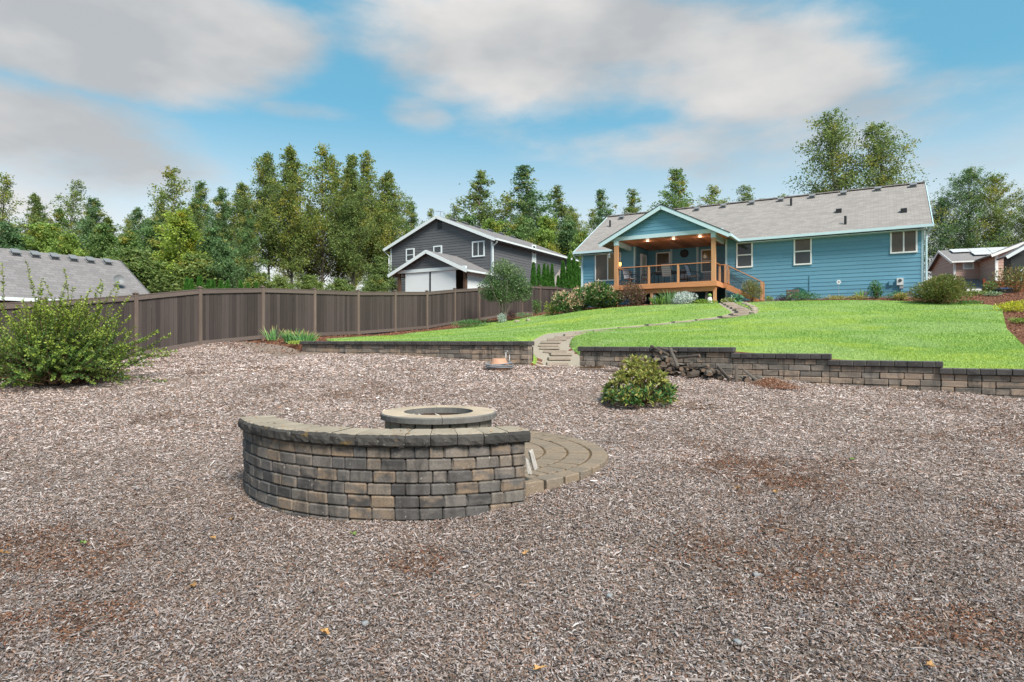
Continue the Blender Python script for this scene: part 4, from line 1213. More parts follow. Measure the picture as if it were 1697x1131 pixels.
MB().box(-.0, .12, 0.0, D2 + .7, e2 - .14, e2 - .01).build('gutter', M['trim'], gr)
MB().box(-w2 - .12, -w2, 0.0, D2 + .7, e2 - .14, e2 - .01).build('gutter', M['trim'], gr)
MB().box(-.45, 0, .0, D2 + .7, e2 - .2, e2 - .16).build('soffit', M['siding_grey'], gr)
MB().tube([(.06, .15, e2 - .14), (0, .25, e2 - .3), (-.36, wy0 - .1, e2 - .55), (-.36, wy0 - .1, 0)], .05, 6).build('downspout', M['trim'], gr)
MB().tube([(-w2 - .06, .15, e2 - .14), (-w2 + .0, .25, e2 - .3), (-w2 + .35, wy0 - .1, e2 - .55), (-w2 + .35, wy0 - .1, 0)], .05, 6).build('downspout', M['trim'], gr)
for yy in (1.5, 3.2, 5.0, 7.0, 9.0, 11.0): roof_vent(gr, (xm + .5, yy, ap - .5 * g2), -g2, 0, .9)
def gwin(px0, px1, py0, py1, kind, pane, pane2=None):
    x0 = GH.at(px0, py0, wy0)[0]; x1 = GH.at(px1, py0, wy0)[0]; xmid = (px0 + px1) / 2
    window(gh, x0, x1, GH.at(xmid, py1, wy0)[1], GH.at(xmid, py0, wy0)[1], wy0 - .03, kind=kind, pane=pane, pane2=pane2, fw=.1, frame='trim')
gwin(673.5, 687.3, 412.3, 433.5, 'hung', 'pane_dark')
gwin(718.9, 733, 407.7, 421, 'single', 'pane_dark')
gwin(783, 803.8, 400, 426, 'slider', 'pane_dark')
x, z = GH.at(729, 371.5, wy0); MB().box(x - .2, x + .2, wy0 - .05, wy0 - .01, z - .4, z + .4).build('gable_vent', M['siding_dark'], gh)
y0 = GH.y_at(881, wx1); y1 = GH.y_at(887, wx1)
sw_ = window(gh, 0, y1 - y0, 0, 1.5, 0, kind='hung', pane='pane_pale', pane2='pane_dark', fw=.1, frame='trim'); sw_.location = (wx1 + .03, y0, GH.z0 * 0 + (CY - 435.5) / F * GH.world(wx1, y0)[1] - GH.z0); sw_.rotation_euler = (0, 0, math.radians(90))
MB().tube([(xm + .1, .4, ap - .2), (xm + .1, .4, ap + .4)], .02, 5).bar((xm - .3, .4, ap + .45), (xm + .5, .4, ap + .3), .025, .025).bar((xm + .0, .2, ap + .4), (xm + .0, .6, ap + .4), .02, .02).build('antenna', M['dish'], gh)
# patio cover
pc = empty('patio_cover', (0, 0, 0), 0, gh)
pe, pa, px0, px1, py0 = 4.96 - 1.5, 6.56 - 1.5, -7.3, -.1, -3.5
pmid = (px0 + px1) / 2; ps = (pa - pe) / (px1 - pmid)
for s, xe in ((-1, px0), (1, px1)):
    poly = [(xe, py0, pe), (pmid, py0, pa), (pmid, wy0 - .03, pa), (xe, wy0 - .03, pe)]
    mb = MB(); mb.slab(poly if s < 0 else poly[::-1], (s * ps, 0, 1), .1); mb.build('roof_slope', M['roof_gy'], pc)
    mb = MB(); mb.bar((xe, py0 - .02, pe - .1), (pmid, py0 - .02, pa - .1), .04, .24); mb.build('rake_board', M['trim'], pc)
MB().box(px1, px1 + .1, py0, wy0 - .05, pe - .14, pe - .01).build('gutter', M['trim'], pc)
bx0, bx1 = px0 + .75, px1 - .45
siding(pc, (bx0, py0 + .35), (bx1, py0 + .35), pe + .34, pa - .25, 'siding_grey', .21, joints=False, clip=lambda z: (max(0, pmid - (pa - .2 - z) / ps - bx0), min(bx1 - bx0, pmid + (pa - .2 - z) / ps - bx0)), out=.025)
mb = MB(); mb.add([(bx0 + .6, py0 + .37, pe + .34), (bx1 - .6, py0 + .37, pe + .34), (pmid, py0 + .37, pa - .15), (bx0 + .6, py0 + .45, pe + .34), (bx1 - .6, py0 + .45, pe + .34), (pmid, py0 + .45, pa - .15)], [(0, 1, 2), (5, 4, 3), (0, 3, 4, 1), (1, 4, 5, 2), (2, 5, 3, 0)])
mb.build('gable_backing', M['siding_grey'], pc)
MB().box(bx0 - .1, bx1 + .1, py0 + .3, py0 + .5, pe + .08, pe + .32).build('beam', M['trim'], pc)
MB().box(bx1 - .1, bx1 + .1, py0 + .5, wy0 - .05, pe - .12, pe + .06).build('beam', M['trim'], pc)
MB().box(bx0 - .1, bx0 + .1, py0 + .5, wy0 - .05, pe - .12, pe + .06).build('beam', M['trim'], pc)
for x in (bx0 - .0, bx1): MB().box(x - .1, x + .1, py0 + .32, py0 + .52, -.2, pe + .08).build('post', M['brownpost'], pc)
xc = GH.at(713, 450, py0 + .4)[0]
MB().box(xc - .05, xc + .05, py0 + .36, py0 + .46, -.2, pe + .08).build('post', M['black'], pc)
x1_, x2_ = GH.at(672, 450, py0 + .4)[0], GH.at(755.5, 450, py0 + .4)[0]
MB().box(x1_, xc - .07, py0 + .39, py0 + .41, .3, pe + .06).build('roll_shade', M['shade'], pc)
MB().box(xc + .07, x2_, py0 + .39, py0 + .41, .3, pe + .06).build('roll_shade', M['shade'], pc)
MB().box(bx1 - .01, bx1 + .01, py0 + .7, wy0 - .2, .3, pe - .13).build('roll_shade', M['shade'], pc)
# lower garage wing behind the house
gg = empty('garage_wing', (0, 0, 0), 0, gh)
ga, gb = 9.0, 15.0
MB().box(wx1, 6.5, ga + .4, gb - .4, -.3, 2.9).build('wall_backing', M['siding_grey'], gg)
gm = (ga + gb) / 2
mb = MB(); mb.slab([(wx1 + .04, ga, 3.0), (7.0, ga, 3.0), (7.0, gm, 5.2), (wx1 + .04, gm, 5.2)], (0, -.73, 1), .1); mb.build('roof_slope', M['roof_x'], gg)
mb = MB(); mb.slab([(7.0, gb, 3.0), (wx1 + .04, gb, 3.0), (wx1 + .04, gm, 5.2), (7.0, gm, 5.2)], (0, .73, 1), .1); mb.build('roof_slope', M['roof_x'], gg)
MB().box(wx1 + .1, 7.0, ga - .1, ga, 2.86, 2.99).build('gutter', M['trim'], gg)

# ---------------- left neighbour: roof over the fence
NH = Frame(-18.1, 22.66, -1.1)
nh = NH.root('neighbour_house')
tag(nh, 'low house with grey shingle roof behind the fence at far left', 'house')
# eave line along +V (local y), roof rising towards -x
ne = 1.6 + 1.1; nr = 3.73 + 1.1; nw = 3.2; ns = (nr - ne) / nw; ny0, ny1 = -14.0, 5.25
nroof = empty('roof', (0, 0, 0), 0, nh)
mb = MB(); mb.slab([(0, ny0, ne), (0, ny1, ne), (-nw, ny1, nr), (-nw, ny0, nr)], (ns, 0, 1), .12); mb.build('roof_slope', M['roof_gy'], nroof)
mb = MB(); mb.slab([(-2 * nw, ny1, ne), (-2 * nw, ny0, ne), (-nw, ny0, nr), (-nw, ny1, nr)], (-ns, 0, 1), .12); mb.build('roof_slope', M['roof_gy'], nroof)
MB().box(0, .12, ny0, ny1, ne - .14, ne - .01).build('gutter', M['trim'], nroof)
mb = MB(); mb.bar((0, ny1 + .02, ne - .08), (-nw, ny1 + .02, nr - .08), .04, .18); mb.bar((-2 * nw, ny1 + .02, ne - .08), (-nw, ny1 + .02, nr - .08), .04, .18); mb.build('rake_board', M['siding_grey'], nroof)
nwall = empty('wall', (0, 0, 0), 0, nh)
MB().box(-2 * nw + .5, -.5, ny0 + .4, ny1 - .4, -.3, ne + .2).build('wall_backing', M['siding_grey'], nwall)
siding(nwall, (-.5, ny0 + .4), (-.5, ny1 - .4), .2, ne + .1, 'siding_grey', .2)
w_ = window(nh, 0, 1.6, 0, 1.1, 0, kind='slider', pane='pane_dark', frame='white'); w_.location = (-.46, -3.2, 1.1); w_.rotation_euler = (0, 0, math.radians(90))
for px, py in ((24.4, 411.7), (57, 416), (89, 420.5), (120, 424), (148, 427.6), (177, 431)):
    x, y, z = NH.onplane(px, py + 2, ne, -ns, 0) if False else (-nw + .35, 0, 0)
    y = NH.y_at(px, x); roof_vent(nroof, (x, y, ne - x * ns), -ns, 0, .62)
x = -1.0; y = NH.y_at(197, x)
sd = MB(); sd.lathe([(0, 0), (.1, .02), (.18, .05), (.22, .08)], 18); so = sd.build('satellite_dish', M['dish'], nh, True, loc=(x, y, ne + ns + .35), rot=(math.radians(75), 0, math.radians(75)))
MB().tube([(0, 0, 0), (0, .0, -.42)], .02, 6).build('dish_mast', M['dish'], nh, loc=(x, y, ne + ns + .33))

# ---------------- right: tan house with solar panels
PU = (0.94, -0.341)
TH = Frame(42.65, 60.0, 4.2, PU)
th = TH.root('tan_house')
tag(th, 'tan two-storey house with solar panels beyond the right garden bed', 'house')
te = 7.78 - 4.2; tp = 9.27 - 4.2; td = 7.8; ts = (tp - te) / (td / 2)
tw_ = empty('wall', (0, 0, 0), 0, th)
MB().box(.1, 12, .3, td - .3, -.5, te).build('wall_backing', M['siding_pink'], tw_)
mb = MB(); mb.add([(.1, .3, te - .05), (.1, td - .3, te - .05), (.1, td / 2, tp - .15), (.25, .3, te - .05), (.25, td - .3, te - .05), (.25, td / 2, tp - .15)], [(0, 2, 1), (5, 3, 4), (0, 1, 4, 3), (1, 2, 5, 4), (2, 0, 3, 5)])
mb.build('gable_backing', M['siding_pink'], tw_)
siding(tw_, (.1, td - .3), (.1, .3), -.2, te, 'siding_pink', .25, joints=False, out=.03)
siding(tw_, (.1, td - .3), (.1, .3), te, tp - .15, 'siding_pink', .25, joints=False, out=.03, clip=lambda z: ((td / 2 - .3) - (tp - .1 - z) / ts, (td / 2 - .3) + (tp - .1 - z) / ts))
siding(tw_, (.1, .3), (2.2, .3), -.2, te, 'siding_pink', .25, joints=False, out=.03)
MB().box(.07, .25, .26, .45, -.2, te).build('corner_trim', M['white'], tw_)
trf = empty('roof', (0, 0, 0), 0, th)
mb = MB(); mb.slab([(-.25, -.2, te - .1), (12, -.2, te - .1), (12, td / 2, tp), (-.25, td / 2, tp)], (0, -ts, 1), .12); mb.build('roof_slope', M['roof_gx'], trf)
mb = MB(); mb.slab([(12, td + .2, te - .1), (-.25, td + .2, te - .1), (-.25, td / 2, tp), (12, td / 2, tp)], (0, ts, 1), .12); mb.build('roof_slope', M['roof_gx'], trf)
mb = MB(); mb.bar((-.27, -.2, te - .2), (-.27, td / 2, tp - .1), .04, .22); mb.bar((-.27, td + .2, te - .2), (-.27, td / 2, tp - .1), .04, .22); mb.build('rake_board', M['white'], trf)
MB().box(-.25, 2.6, -.3, -.2, te - .24, te - .11).build('gutter', M['white'], trf)
for i in range(4):
    for j in range(2):
        if j == 0 and i in (0, 3): continue
        x = .6 + i * 1.55 + (0.0 if j else -.1); y = 1.15 + j * 1.25
        pn = MB(); pn.slab([(x, y, te + (y + .2) * ts + .1), (x + 1.5, y, te + (y + .2) * ts + .1), (x + 1.5, y + 1.18, te + (y + 1.38) * ts + .1), (x, y + 1.18, te + (y + 1.38) * ts + .1)], (0, -ts, 1), .04)
        pn.build('solar_panel', M['solar'], trf)
gy0 = TH.y_at(1571, .1); 
w_ = window(th, 0, 1.2, 0, 1.5, 0, kind='slider', pane='pane_dark', frame='white', fw=.1); w_.location = (.06, 3.1, 1.0); w_.rotation_euler = (0, 0, math.radians(-90))
xa_, za_ = TH.at(1595, 447, .3); xb_, zb_ = TH.at(1614, 433, .3)
window(th, xa_, xb_, za_, zb_, .26, kind='single', pane='pane_pale', frame='white', fw=.14)
# front wing
wx = 2.1; wf = -3.9
MB().box(wx, 9.5, wf, .25, -.5, te).build('wing_backing', M['siding_pink'], tw_)
siding(tw_, (wx, .28), (wx, wf), .5, te, 'siding_pink', .25, joints=False, out=.03)
siding(tw_, (wx, wf), (9.5, wf), -.2, te + .0, 'siding_pink', .25, joints=False, out=.03)
wa = 5.8; wp = te + (wa - wx) * .42
siding(tw_, (wx, wf), (9.5, wf), te, wp - .1, 'siding_pink', .25, joints=False, out=.03, clip=lambda z: (max(0, wa - wx - (wp - z) / .42), min(7.4, wa - wx + (wp - z) / .42)))
MB().box(wx - .05, wx + .16, wf - .06, wf + .1, -.2, te).build('corner_trim', M['white'], tw_)
mb = MB(); mb.slab([(wx - .5, wf - .5, te - .1), (wa, wf - .5, wp + .1), (wa, 3.4, wp + .1), (wx - .5, 1.0, te - .1)], (-.42, 0, 1), .12); mb.build('wing_roof_slope', M['roof_gy'], trf)
mb = MB(); mb.slab([(wa, wf - .5, wp + .1), (9.6, wf - .5, te - .1), (9.6, 1.0, te - .1), (wa, 3.4, wp + .1)], (.42, 0, 1), .12); mb.build('wing_roof_slope', M['roof_gy'], trf)
mb = MB(); mb.bar((wx - .5, wf - .52, te - .2), (wa, wf - .52, wp + .0), .05, .24); mb.bar((9.6, wf - .52, te - .2), (wa, wf - .52, wp), .05, .24); mb.build('rake_board', M['white'], trf)
# lower porch roof, posts, doors
mb = MB(); mb.slab([(.1, -3.2, 0.55), (wx - .06, -3.2, .55), (wx - .06, .26, 1.75), (.1, .26, 1.75)], (0, -.35, 1), .1); mb.build('porch_roof_slope', M['roof_gx'], trf)
MB().box(.1, wx - .06, -3.32, -3.2, .3, .54).build('porch_fascia', M['white'], trf)
MB().box(1.15, 1.3, -3.2, -3.05, -.9, .4).build('porch_post', M['white'], tw_)
MB().box(.2, .75, .18, .24, -.8, .2).build('door', M['white'], tw_)
MB().box(1.5, 2.08, -3.1, -3.05, -.8, .2).build('door', M['white'], tw_)
MB().lathe([(0, .1), (.08, .06), (.08, -.06), (0, -.1)], 10, (1.42, -3.2, -.25)).build('porch_lamp', M['lamp_white'], tw_)

# dark sunroom at the right edge
DS = Frame(0, 0, 0, (0.94, -0.341))
sx, sd_ = (1700 - CX) / F * 40, 40.0
sr = empty('dark_sunroom', (sx, sd_, CAMZ + 2.6), TH.ang)
tag(sr, 'dark glazed sunroom with sloping roof edge at the right border', 'house')
MB().box(-.75, 5, .1, 1.3, -.4, 3.0).build('wall', M['siding_dark'], sr)
mb = MB(); mb.slab([(-1.1, -.2, 2.9), (3.2, -.2, 5.6), (3.2, 1.5, 5.6), (-1.1, 1.5, 2.9)], (-.63, 0, 1), .1); mb.build('roof_slope', M['roof_gy'], sr)
mb = MB(); mb.add([(-.75, .1, 3.0), (3.2, .1, 3.0), (3.2, .1, 5.5), (-.75, .2, 3.0), (3.2, .2, 3.0), (3.2, .2, 5.5)], [(0, 1, 2), (5, 4, 3), (0, 3, 4, 1), (1, 4, 5, 2), (2, 5, 3, 0)]); mb.build('gable_glass', M['pane_dark'], sr)
mb = MB(); mb.bar((-1.1, -.22, 2.8), (3.2, -.22, 5.5), .06, .2); mb.build('rake_board', M['trim'], sr)
for (a, b) in (((-.3, .02, 1.9), (1.0, .02, 3.5)), ((.1, .02, 1.0), (1.2, .02, 2.3)), ((-.45, .02, .4), (-.15, .02, 1.9))):
    mb = MB(); mb.bar(a, b, .05, .22, (0, 1, 0)); mb.build('glazing_panel', M['pane_pale'], sr)
# red-brown fence panels and bins beyond the bed
rf = empty('wood_fence', ((1632 - CX) / F * 38, 38.0, CAMZ + 2.6), TH.ang)
tag(rf, 'red-brown board fence with a top rail beyond the right bed', 'fence')
for k in range(17):
    MB().box(k * .15, k * .15 + .14, 0, .02, 0, 1.05 + R.uniform(-.01, .01)).build('board', M['redwood'], rf)
MB().box(-.05, 2.6, -.03, 0, .85, .97).build('rail', M['redwood'], rf); MB().box(-.1, .02, -.06, .06, -.3, 1.2).build('post', M['redwood'], rf)
def bin_(px, d, w, col, lab, z):
    b = empty('storage_bin', ((px - CX) / F * d, d, CAMZ + z), TH.ang); tag(b, lab, 'bin')
    mb = MB(); mb.add([(-w, -.25, 0), (w, -.25, 0), (w, .25, 0), (-w, .25, 0), (-w * 1.1, -.3, .45), (w * 1.1, -.3, .45), (w * 1.1, .3, .45), (-w * 1.1, .3, .45)], [(0, 3, 2, 1), (4, 5, 6, 7), (0, 1, 5, 4), (1, 2, 6, 5), (2, 3, 7, 6), (3, 0, 4, 7)]); mb.build('tub', M['black'], b)
    mb = MB(); mb.add([(-w * 1.15, -.33, .45), (w * 1.15, -.33, .45), (w * 1.15, .33, .45), (-w * 1.15, .33, .45), (-w * .7, -.2, .56), (w * .7, -.2, .56), (w * .7, .2, .56), (-w * .7, .2, .56)], [(4, 5, 6, 7), (0, 1, 5, 4), (1, 2, 6, 5), (2, 3, 7, 6), (3, 0, 4, 7)]); mb.build('lid', M[col], b)
bin_(1664, 33, .3, 'navy', 'black storage bin with navy lid before the red-brown fence', 2.28)
bin_(1640, 34, .35, 'teal', 'low dark green tub left of the navy-lidded bin', 2.2)

# radio mast far behind the trees
ms = MB(); ms.tube([(0, 0, 0), (0, 0, 26)], [.16, .05], 5)
for k in range(12): ms.bar((-.3, 0, 2 * k + 1), (.3, 0, 2 * k + 2), .04, .04)
tag(ms.build('radio_mast', M['dish'], None, loc=((674 - CX) / F * 105, 105, CAMZ - 1.5)), 'thin radio mast rising above the trees left of the grey house', 'mast')

# ------------------------------------------------------------------ plants
def unit(v): return v / np.maximum(np.linalg.norm(v, axis=-1, keepdims=True), 1e-9)
def leaf_arrays(C, A, L, W, g, fold=0.25, shape=0.5):
    """one folded diamond leaf (quad) per row: base C, along A, length L, width W"""
    n = len(C)
    A = unit(A)
    r = g.normal(size=(n, 3)); r[:, 2] += 0.9
    S = unit(np.cross(A, unit(r)))
    Nn = np.cross(S, A)
    L = np.broadcast_to(L, (n,))[:, None]; W = np.broadcast_to(W, (n,))[:, None]
    mid = C + A * L * shape
    V = np.stack([C, mid + S * W / 2 + Nn * W * fold, C + A * L, mid - S * W / 2 + Nn * W * fold], 1)
    Fc = (np.arange(n)[:, None] * 4 + np.arange(4)[None]).astype(np.int32)
    return V.reshape(-1, 3), Fc
def palette(n, cols, g, var=0.18, idx=None):
    cols = np.array(cols, float)
    i = g.integers(0, len(cols), n) if idx is None else idx
    j = g.integers(0, len(cols), n); t = g.random((n, 1)) * 0.5
    c = cols[i] * (1 - t) + cols[j] * t
    return np.clip(c * (1 + (g.random((n, 1)) - 0.5) * 2 * var), 0, 1)
def leaf_obj(name, C, A, L, W, cols, mat, parent, g, **k):
    V, Fc = leaf_arrays(C, A, L, W, g, **k)
    return link(name, np_mesh(name, V, Fc, np.repeat(cols, 4, 0)), M[mat], parent)
def lumps_pts(n, lumps, g, inner=0.55):
    """points in the outer part of several ellipsoids (cx,cy,cz,rx,ry,rz)"""
    Lm = np.array(lumps, float); vol = (Lm[:, 3] * Lm[:, 4] + Lm[:, 3] * Lm[:, 5] + Lm[:, 4] * Lm[:, 5]); p = vol / vol.sum()
    i = g.choice(len(Lm), n, p=p)
    d = unit(g.normal(size=(n, 3))); r = inner + (1 - inner) * g.random((n, 1)) ** 0.6
    P = Lm[i, :3] + d * r * Lm[i, 3:6]
    return P, d, i
GREEN = [(0.055, 0.115, 0.022), (0.085, 0.16, 0.03), (0.04, 0.085, 0.02), (0.11, 0.18, 0.04)]
DARKG = [(0.03, 0.07, 0.022), (0.045, 0.095, 0.025), (0.06, 0.12, 0.03)]
YELG = [(0.16, 0.23, 0.035), (0.11, 0.18, 0.03), (0.22, 0.27, 0.05), (0.07, 0.13, 0.025)]
def ground_at(x, y):
    """ground height, on whichever side of the retaining wall the point lies"""
    off = (x - W0[0]) * VX + (y - W0[1]) * VY
    return float((zu if off > 0 else zl)(x, y)[0])
def shrub(name, px, pytop, wpx, d, cols, label, cat='shrub', n=900, leaf=0.07, lw=0.5, lump=6, seed=1, flower=None, nf=0, fsize=0.05, flat=1.0, stems=True, group=None, upright=0.0, depth=1.0, zbase=None):
    """a shrub whose crown is made of many small leaves in several lumps"""
    g = np.random.default_rng(seed)
    x = (px - CX) / F * d; zb = ground_at(x, d) if zbase is None else zbase
    H = max(0.12, CAMZ + (CY - pytop) / F * d - zb); rx = wpx / F * d / 2; ry = rx * depth
    root = empty(name, (x, d, zb)); tag(root, label, cat, group)
    L = []
    for k in range(lump):
        a = 2 * math.pi * k / lump + g.random(); rr = 0.5 * g.random() ** 0.5 + 0.15
        s = 0.40 + 0.2 * g.random()
        hz = H * (0.32 + 0.38 * g.random())
        L.append((rx * rr * math.cos(a), ry * rr * math.sin(a), hz, rx * s, ry * s, H * (0.30 + .12 * g.random()) * flat))
    L.append((0, 0, H * 0.62, rx * .5, ry * .5, H * .38)); L.append((0, 0, H * .35, rx * .8, ry * .8, H * .33))
    P, dr, i = lumps_pts(n, L, g)
    P[:, 2] = np.clip(P[:, 2], 0.02, H * 1.02)
    A = dr + g.normal(size=(n, 3)) * 0.6; A[:, 2] += 0.3 + upright
    sz = leaf * (0.7 + 0.6 * g.random(n))
    leaf_obj('foliage', P, A, sz, sz * lw, palette(n, cols, g), 'leaf', root, g)
    if flower:
        Pf, df, i = lumps_pts(nf, L, g, 0.95); m = (df[:, 2] > -0.1) & (Pf[:, 2] > H * .25); Pf, df = Pf[m], df[m]
        k = len(Pf); q = 9
        C = np.repeat(Pf + df * fsize * .3, q, 0) + g.normal(size=(k * q, 3)) * fsize * 0.42
        A = np.repeat(df, q, 0) + g.normal(size=(k * q, 3)) * 0.8
        leaf_obj('flower_heads', C, A, fsize * .55, fsize * .5, palette(k * q, flower, g), 'leaf', root, g)
    if stems:
        mb = MB()
        for l in L: mb.tube([(l[0] * .15, l[1] * .15, -.03), (l[0] * .5, l[1] * .5, l[2] * .5), (l[0], l[1], l[2] + l[5] * .4)], [.02, .014, .006], 5)
        mb.build('stems', M['stem'], root)
    return root
def hd(px, y): 
    x, _ = BH.at(px, 480, y); return BH.world(x, y)[1]

# blades: iris, lily, grasses
def blades(name, px, d, w, h, n, cols, label, seed, cat='plant', tipc=None, lean=0.35, bw=0.03, base=None):
    g = np.random.default_rng(seed)
    x = (px - CX) / F * d; zb = ground_at(x, d)
    root = empty(name, (x, d, zb)); tag(root, label, cat)
    P = np.column_stack([(g.random(n) - .5) * w, (g.random(n) - .5) * w * .6, np.zeros(n)])
    A = np.column_stack([P[:, 0] / w * 1.2 + g.normal(size=n) * lean * .6, g.normal(size=n) * lean * .6, np.ones(n)]); A = unit(A)
    H = h * (0.6 + 0.4 * g.random(n))
    S = unit(np.cross(A, g.normal(size=(n, 3)))) * bw * .5
    droop = np.column_stack([A[:, 0], A[:, 1], -0.3 * np.ones(n)]) * (H * .25)[:, None] * g.random((n, 1))
    m_ = P + A * (H * .6)[:, None]; t_ = P + A * H[:, None] + droop
    V = np.stack([P - S * .7, P + S * .7, m_ + S, m_ - S, t_], 1).reshape(-1, 3)
    k = np.arange(n)[:, None] * 5
    F1 = (k + np.array([[0, 1, 2]])); F2 = k + np.array([[0, 2, 3]]); F3 = k + np.array([[3, 2, 4]])
    c = np.repeat(palette(n, cols, g), 5, 0)
    if tipc is not None:
        tm = np.zeros(n * 5, bool); tm[4::5] = g.random(n) < .7; c[tm] = palette(tm.sum(), tipc, g)
    link('leaves', np_mesh('leaves', V, np.vstack([F1, F2, F3]), c), M['leaf'], root)
    return root

# ---- big arching shrub at the left
def arching(name, px, d, label):
    g = np.random.default_rng(42)
    x = (px - CX) / F * d; zb = ground_at(x, d)
    root = empty(name, (x, d, zb)); tag(root, label, 'shrub')
    mb = MB(); Cs, As, cols = [], [], []
    for k in range(680):
        az = g.uniform(0, 2 * math.pi)
        tall = g.random()
        el = math.radians(g.uniform(18, 86)); Ln = g.uniform(1.0, 2.05) * (1.1 - .14 * el)
        if k < 14: el = math.radians(g.uniform(58, 80)); Ln = g.uniform(1.9, 2.5); az = g.uniform(-.9, .9) if k < 8 else az
        b = np.array([g.normal() * .36, g.normal() * .25, 0.02])
        dr = np.array([math.cos(az) * math.cos(el), math.sin(az) * math.cos(el) * .8, math.sin(el)])
        pts = []; m = 9
        sag = g.uniform(.12, .32) if k >= 14 else .06
        for j in range(m):
            t = j / (m - 1)
            p = b + dr * Ln * t; p[2] -= sag * Ln * t * t * (1.6 - el) ; p[2] = max(p[2], .04)
            pts.append(p)
        pts = np.array(pts)
        mb.tube(pts.tolist(), list(np.linspace(.009, .003, m)), 4, False)
        nl = int(54 * Ln)
        t = np.sort(g.random(nl) ** .75) * .8 + .2
        idx = t * (m - 1); i0 = np.minimum(idx.astype(int), m - 2); f = (idx - i0)[:, None]
        C = pts[i0] * (1 - f) + pts[i0 + 1] * f
        T = unit(pts[i0 + 1] - pts[i0])
        side = unit(np.cross(T, g.normal(size=(nl, 3))))
        Cs.append(C); As.append(T * .55 + side)
        h = C[:, 2] / 1.6
        c = palette(nl, [(0.065, 0.125, 0.03), (0.085, 0.15, 0.03), (0.045, 0.10, 0.028)], g)
        y = palette(nl, [(0.24, 0.29, 0.04), (0.19, 0.25, 0.035)], g)
        w = np.clip((t - .62) * 2.2 + (h - .5) * .5, 0, 1)[:, None] * g.random((nl, 1)) ** .3
        cols.append(c * (1 - w) + y * w)
    mb.build('stems', M['stem'], root)
    C = np.vstack(Cs); A = np.vstack(As); n = len(C)
    sz = 0.05 * (0.7 + .6 * g.random(n))
    leaf_obj('foliage', C, A, sz, sz * .55, np.vstack(cols), 'leaf', root, g)
    return root
arching('arching_shrub', 92, 12.4, 'large arching small-leaved shrub with yellow-green tips at left')

# ---- rhododendron near the wall
def rhodo(px, d, label):
    g = np.random.default_rng(5)
    x = (px - CX) / F * d; zb = ground_at(x, d)
    root = empty('rhododendron', (x, d, zb)); tag(root, label, 'shrub')
    n = 430; P = unit(g.normal(size=(n, 3))); P[:, 2] = np.abs(P[:, 2]) * 1.0 - .12
    rr = (0.62 + .30 * g.random((n, 1))) * (1.12 + .12 * np.sin(P[:, :1] * 5 + 1) * np.cos(P[:, 1:2] * 4) + .05 * np.sin(P[:, 2:3] * 9))
    C = P * rr * np.array([.60, .55, .74]); C[:, 2] = np.maximum(C[:, 2] + .09, .07)
    C[:, 0] += np.where(C[:, 2] > .55, -.03, 0.0)
    Dr = unit(P + np.array([0, 0, .55]) + g.normal(size=(n, 3)) * .25)
    q = 9
    CC = np.repeat(C, q, 0); DD = np.repeat(Dr, q, 0)
    rad = unit(np.cross(DD, g.normal(size=(n * q, 3))))
    up = g.uniform(.15, 1.0, (n * q, 1))
    A = rad + DD * up
    old = (C[:, 2] < .34).repeat(q) & (g.random(n * q) < .55)
    cols = palette(n * q, [(0.20, 0.20, 0.045), (0.15, 0.175, 0.04), (0.26, 0.235, 0.065), (0.11, 0.14, 0.035)], g)
    cols[old] = palette(old.sum(), [(0.04, 0.105, 0.03), (0.055, 0.13, 0.04)], g)
    sz = .10 * (.65 + .55 * g.random(n * q))
    leaf_obj('foliage', CC, A, sz, sz * .30, cols, 'leaf', root, g, shape=.6)
    mb = MB()
    for k in range(0, n, 5): mb.tube([(g.normal() * .04, g.normal() * .04, -.02), (C[k] * .55).tolist(), C[k].tolist()], [.014, .009, .005], 4)
    mb.build('stems', M['stem'], root)
rhodo(1060, 10.6, 'glossy rhododendron bush standing alone on the wood chips')

HYD = [(0.045, 0.10, 0.025), (0.07, 0.14, 0.035), (0.035, 0.08, 0.022)]
PINK = [(0.44, 0.30, 0.22), (0.50, 0.38, 0.27), (0.34, 0.20, 0.15), (0.42, 0.36, 0.20)]
shrub('hydrangea', 993, 468, 78, hd(993, -3.1), HYD, 'large hydrangea with cream-pink flower heads left of the deck', n=3600, leaf=.12, lw=.7, seed=2, flower=PINK, nf=330, fsize=.12)
shrub('hydrangea', 938, 483, 52, hd(938, -3.6) * .98, HYD, 'smaller pinkish hydrangea left of the large one, by the fence end', n=1200, leaf=.11, lw=.7, seed=3, flower=PINK, nf=300, fsize=.12)
shrub('hydrangea', 960, 477, 46, hd(960, -2.3), HYD, 'pale pink hydrangea between the two hydrangeas by the house corner', n=1200, leaf=.11, lw=.7, seed=33, flower=PINK, nf=200, fsize=.12)
shrub('golden_shrub', 915, 500, 26, 32.6, YELG + [(0.36, 0.30, 0.09)], 'small yellow-green mounded shrub beside the hydrangeas', n=700, leaf=.08, seed=4)
shrub('round_shrub', 889, 496.5, 18, 36.0, [(0.05, 0.13, 0.025), (0.07, 0.16, 0.03)], 'small rounded bright green shrub against the fence', n=600, leaf=.07, seed=5)
shrub('burgundy_shrub', 1048, 467, 54, hd(1048, -3.2), [(0.10, 0.045, 0.045), (0.075, 0.04, 0.038), (0.13, 0.075, 0.05), (0.075, 0.085, 0.03)], 'burgundy-leaved rounded shrub in front of the deck', n=2600, leaf=.07, lw=.6, seed=6)
blades('daylily', 1098, hd(1098, -2.6), .9, .55, 130, [(0.10, 0.22, 0.04), (0.07, 0.17, 0.03), (0.16, 0.27, 0.05)], 'bright green strappy daylily clump below the deck', 7)
blades('iris', 1112, hd(1112, -2.5), .8, .85, 60, [(0.13, 0.22, 0.10), (0.09, 0.17, 0.06)], 'tall upright grey-green iris leaves below the deck', 8, lean=.15, bw=.04)
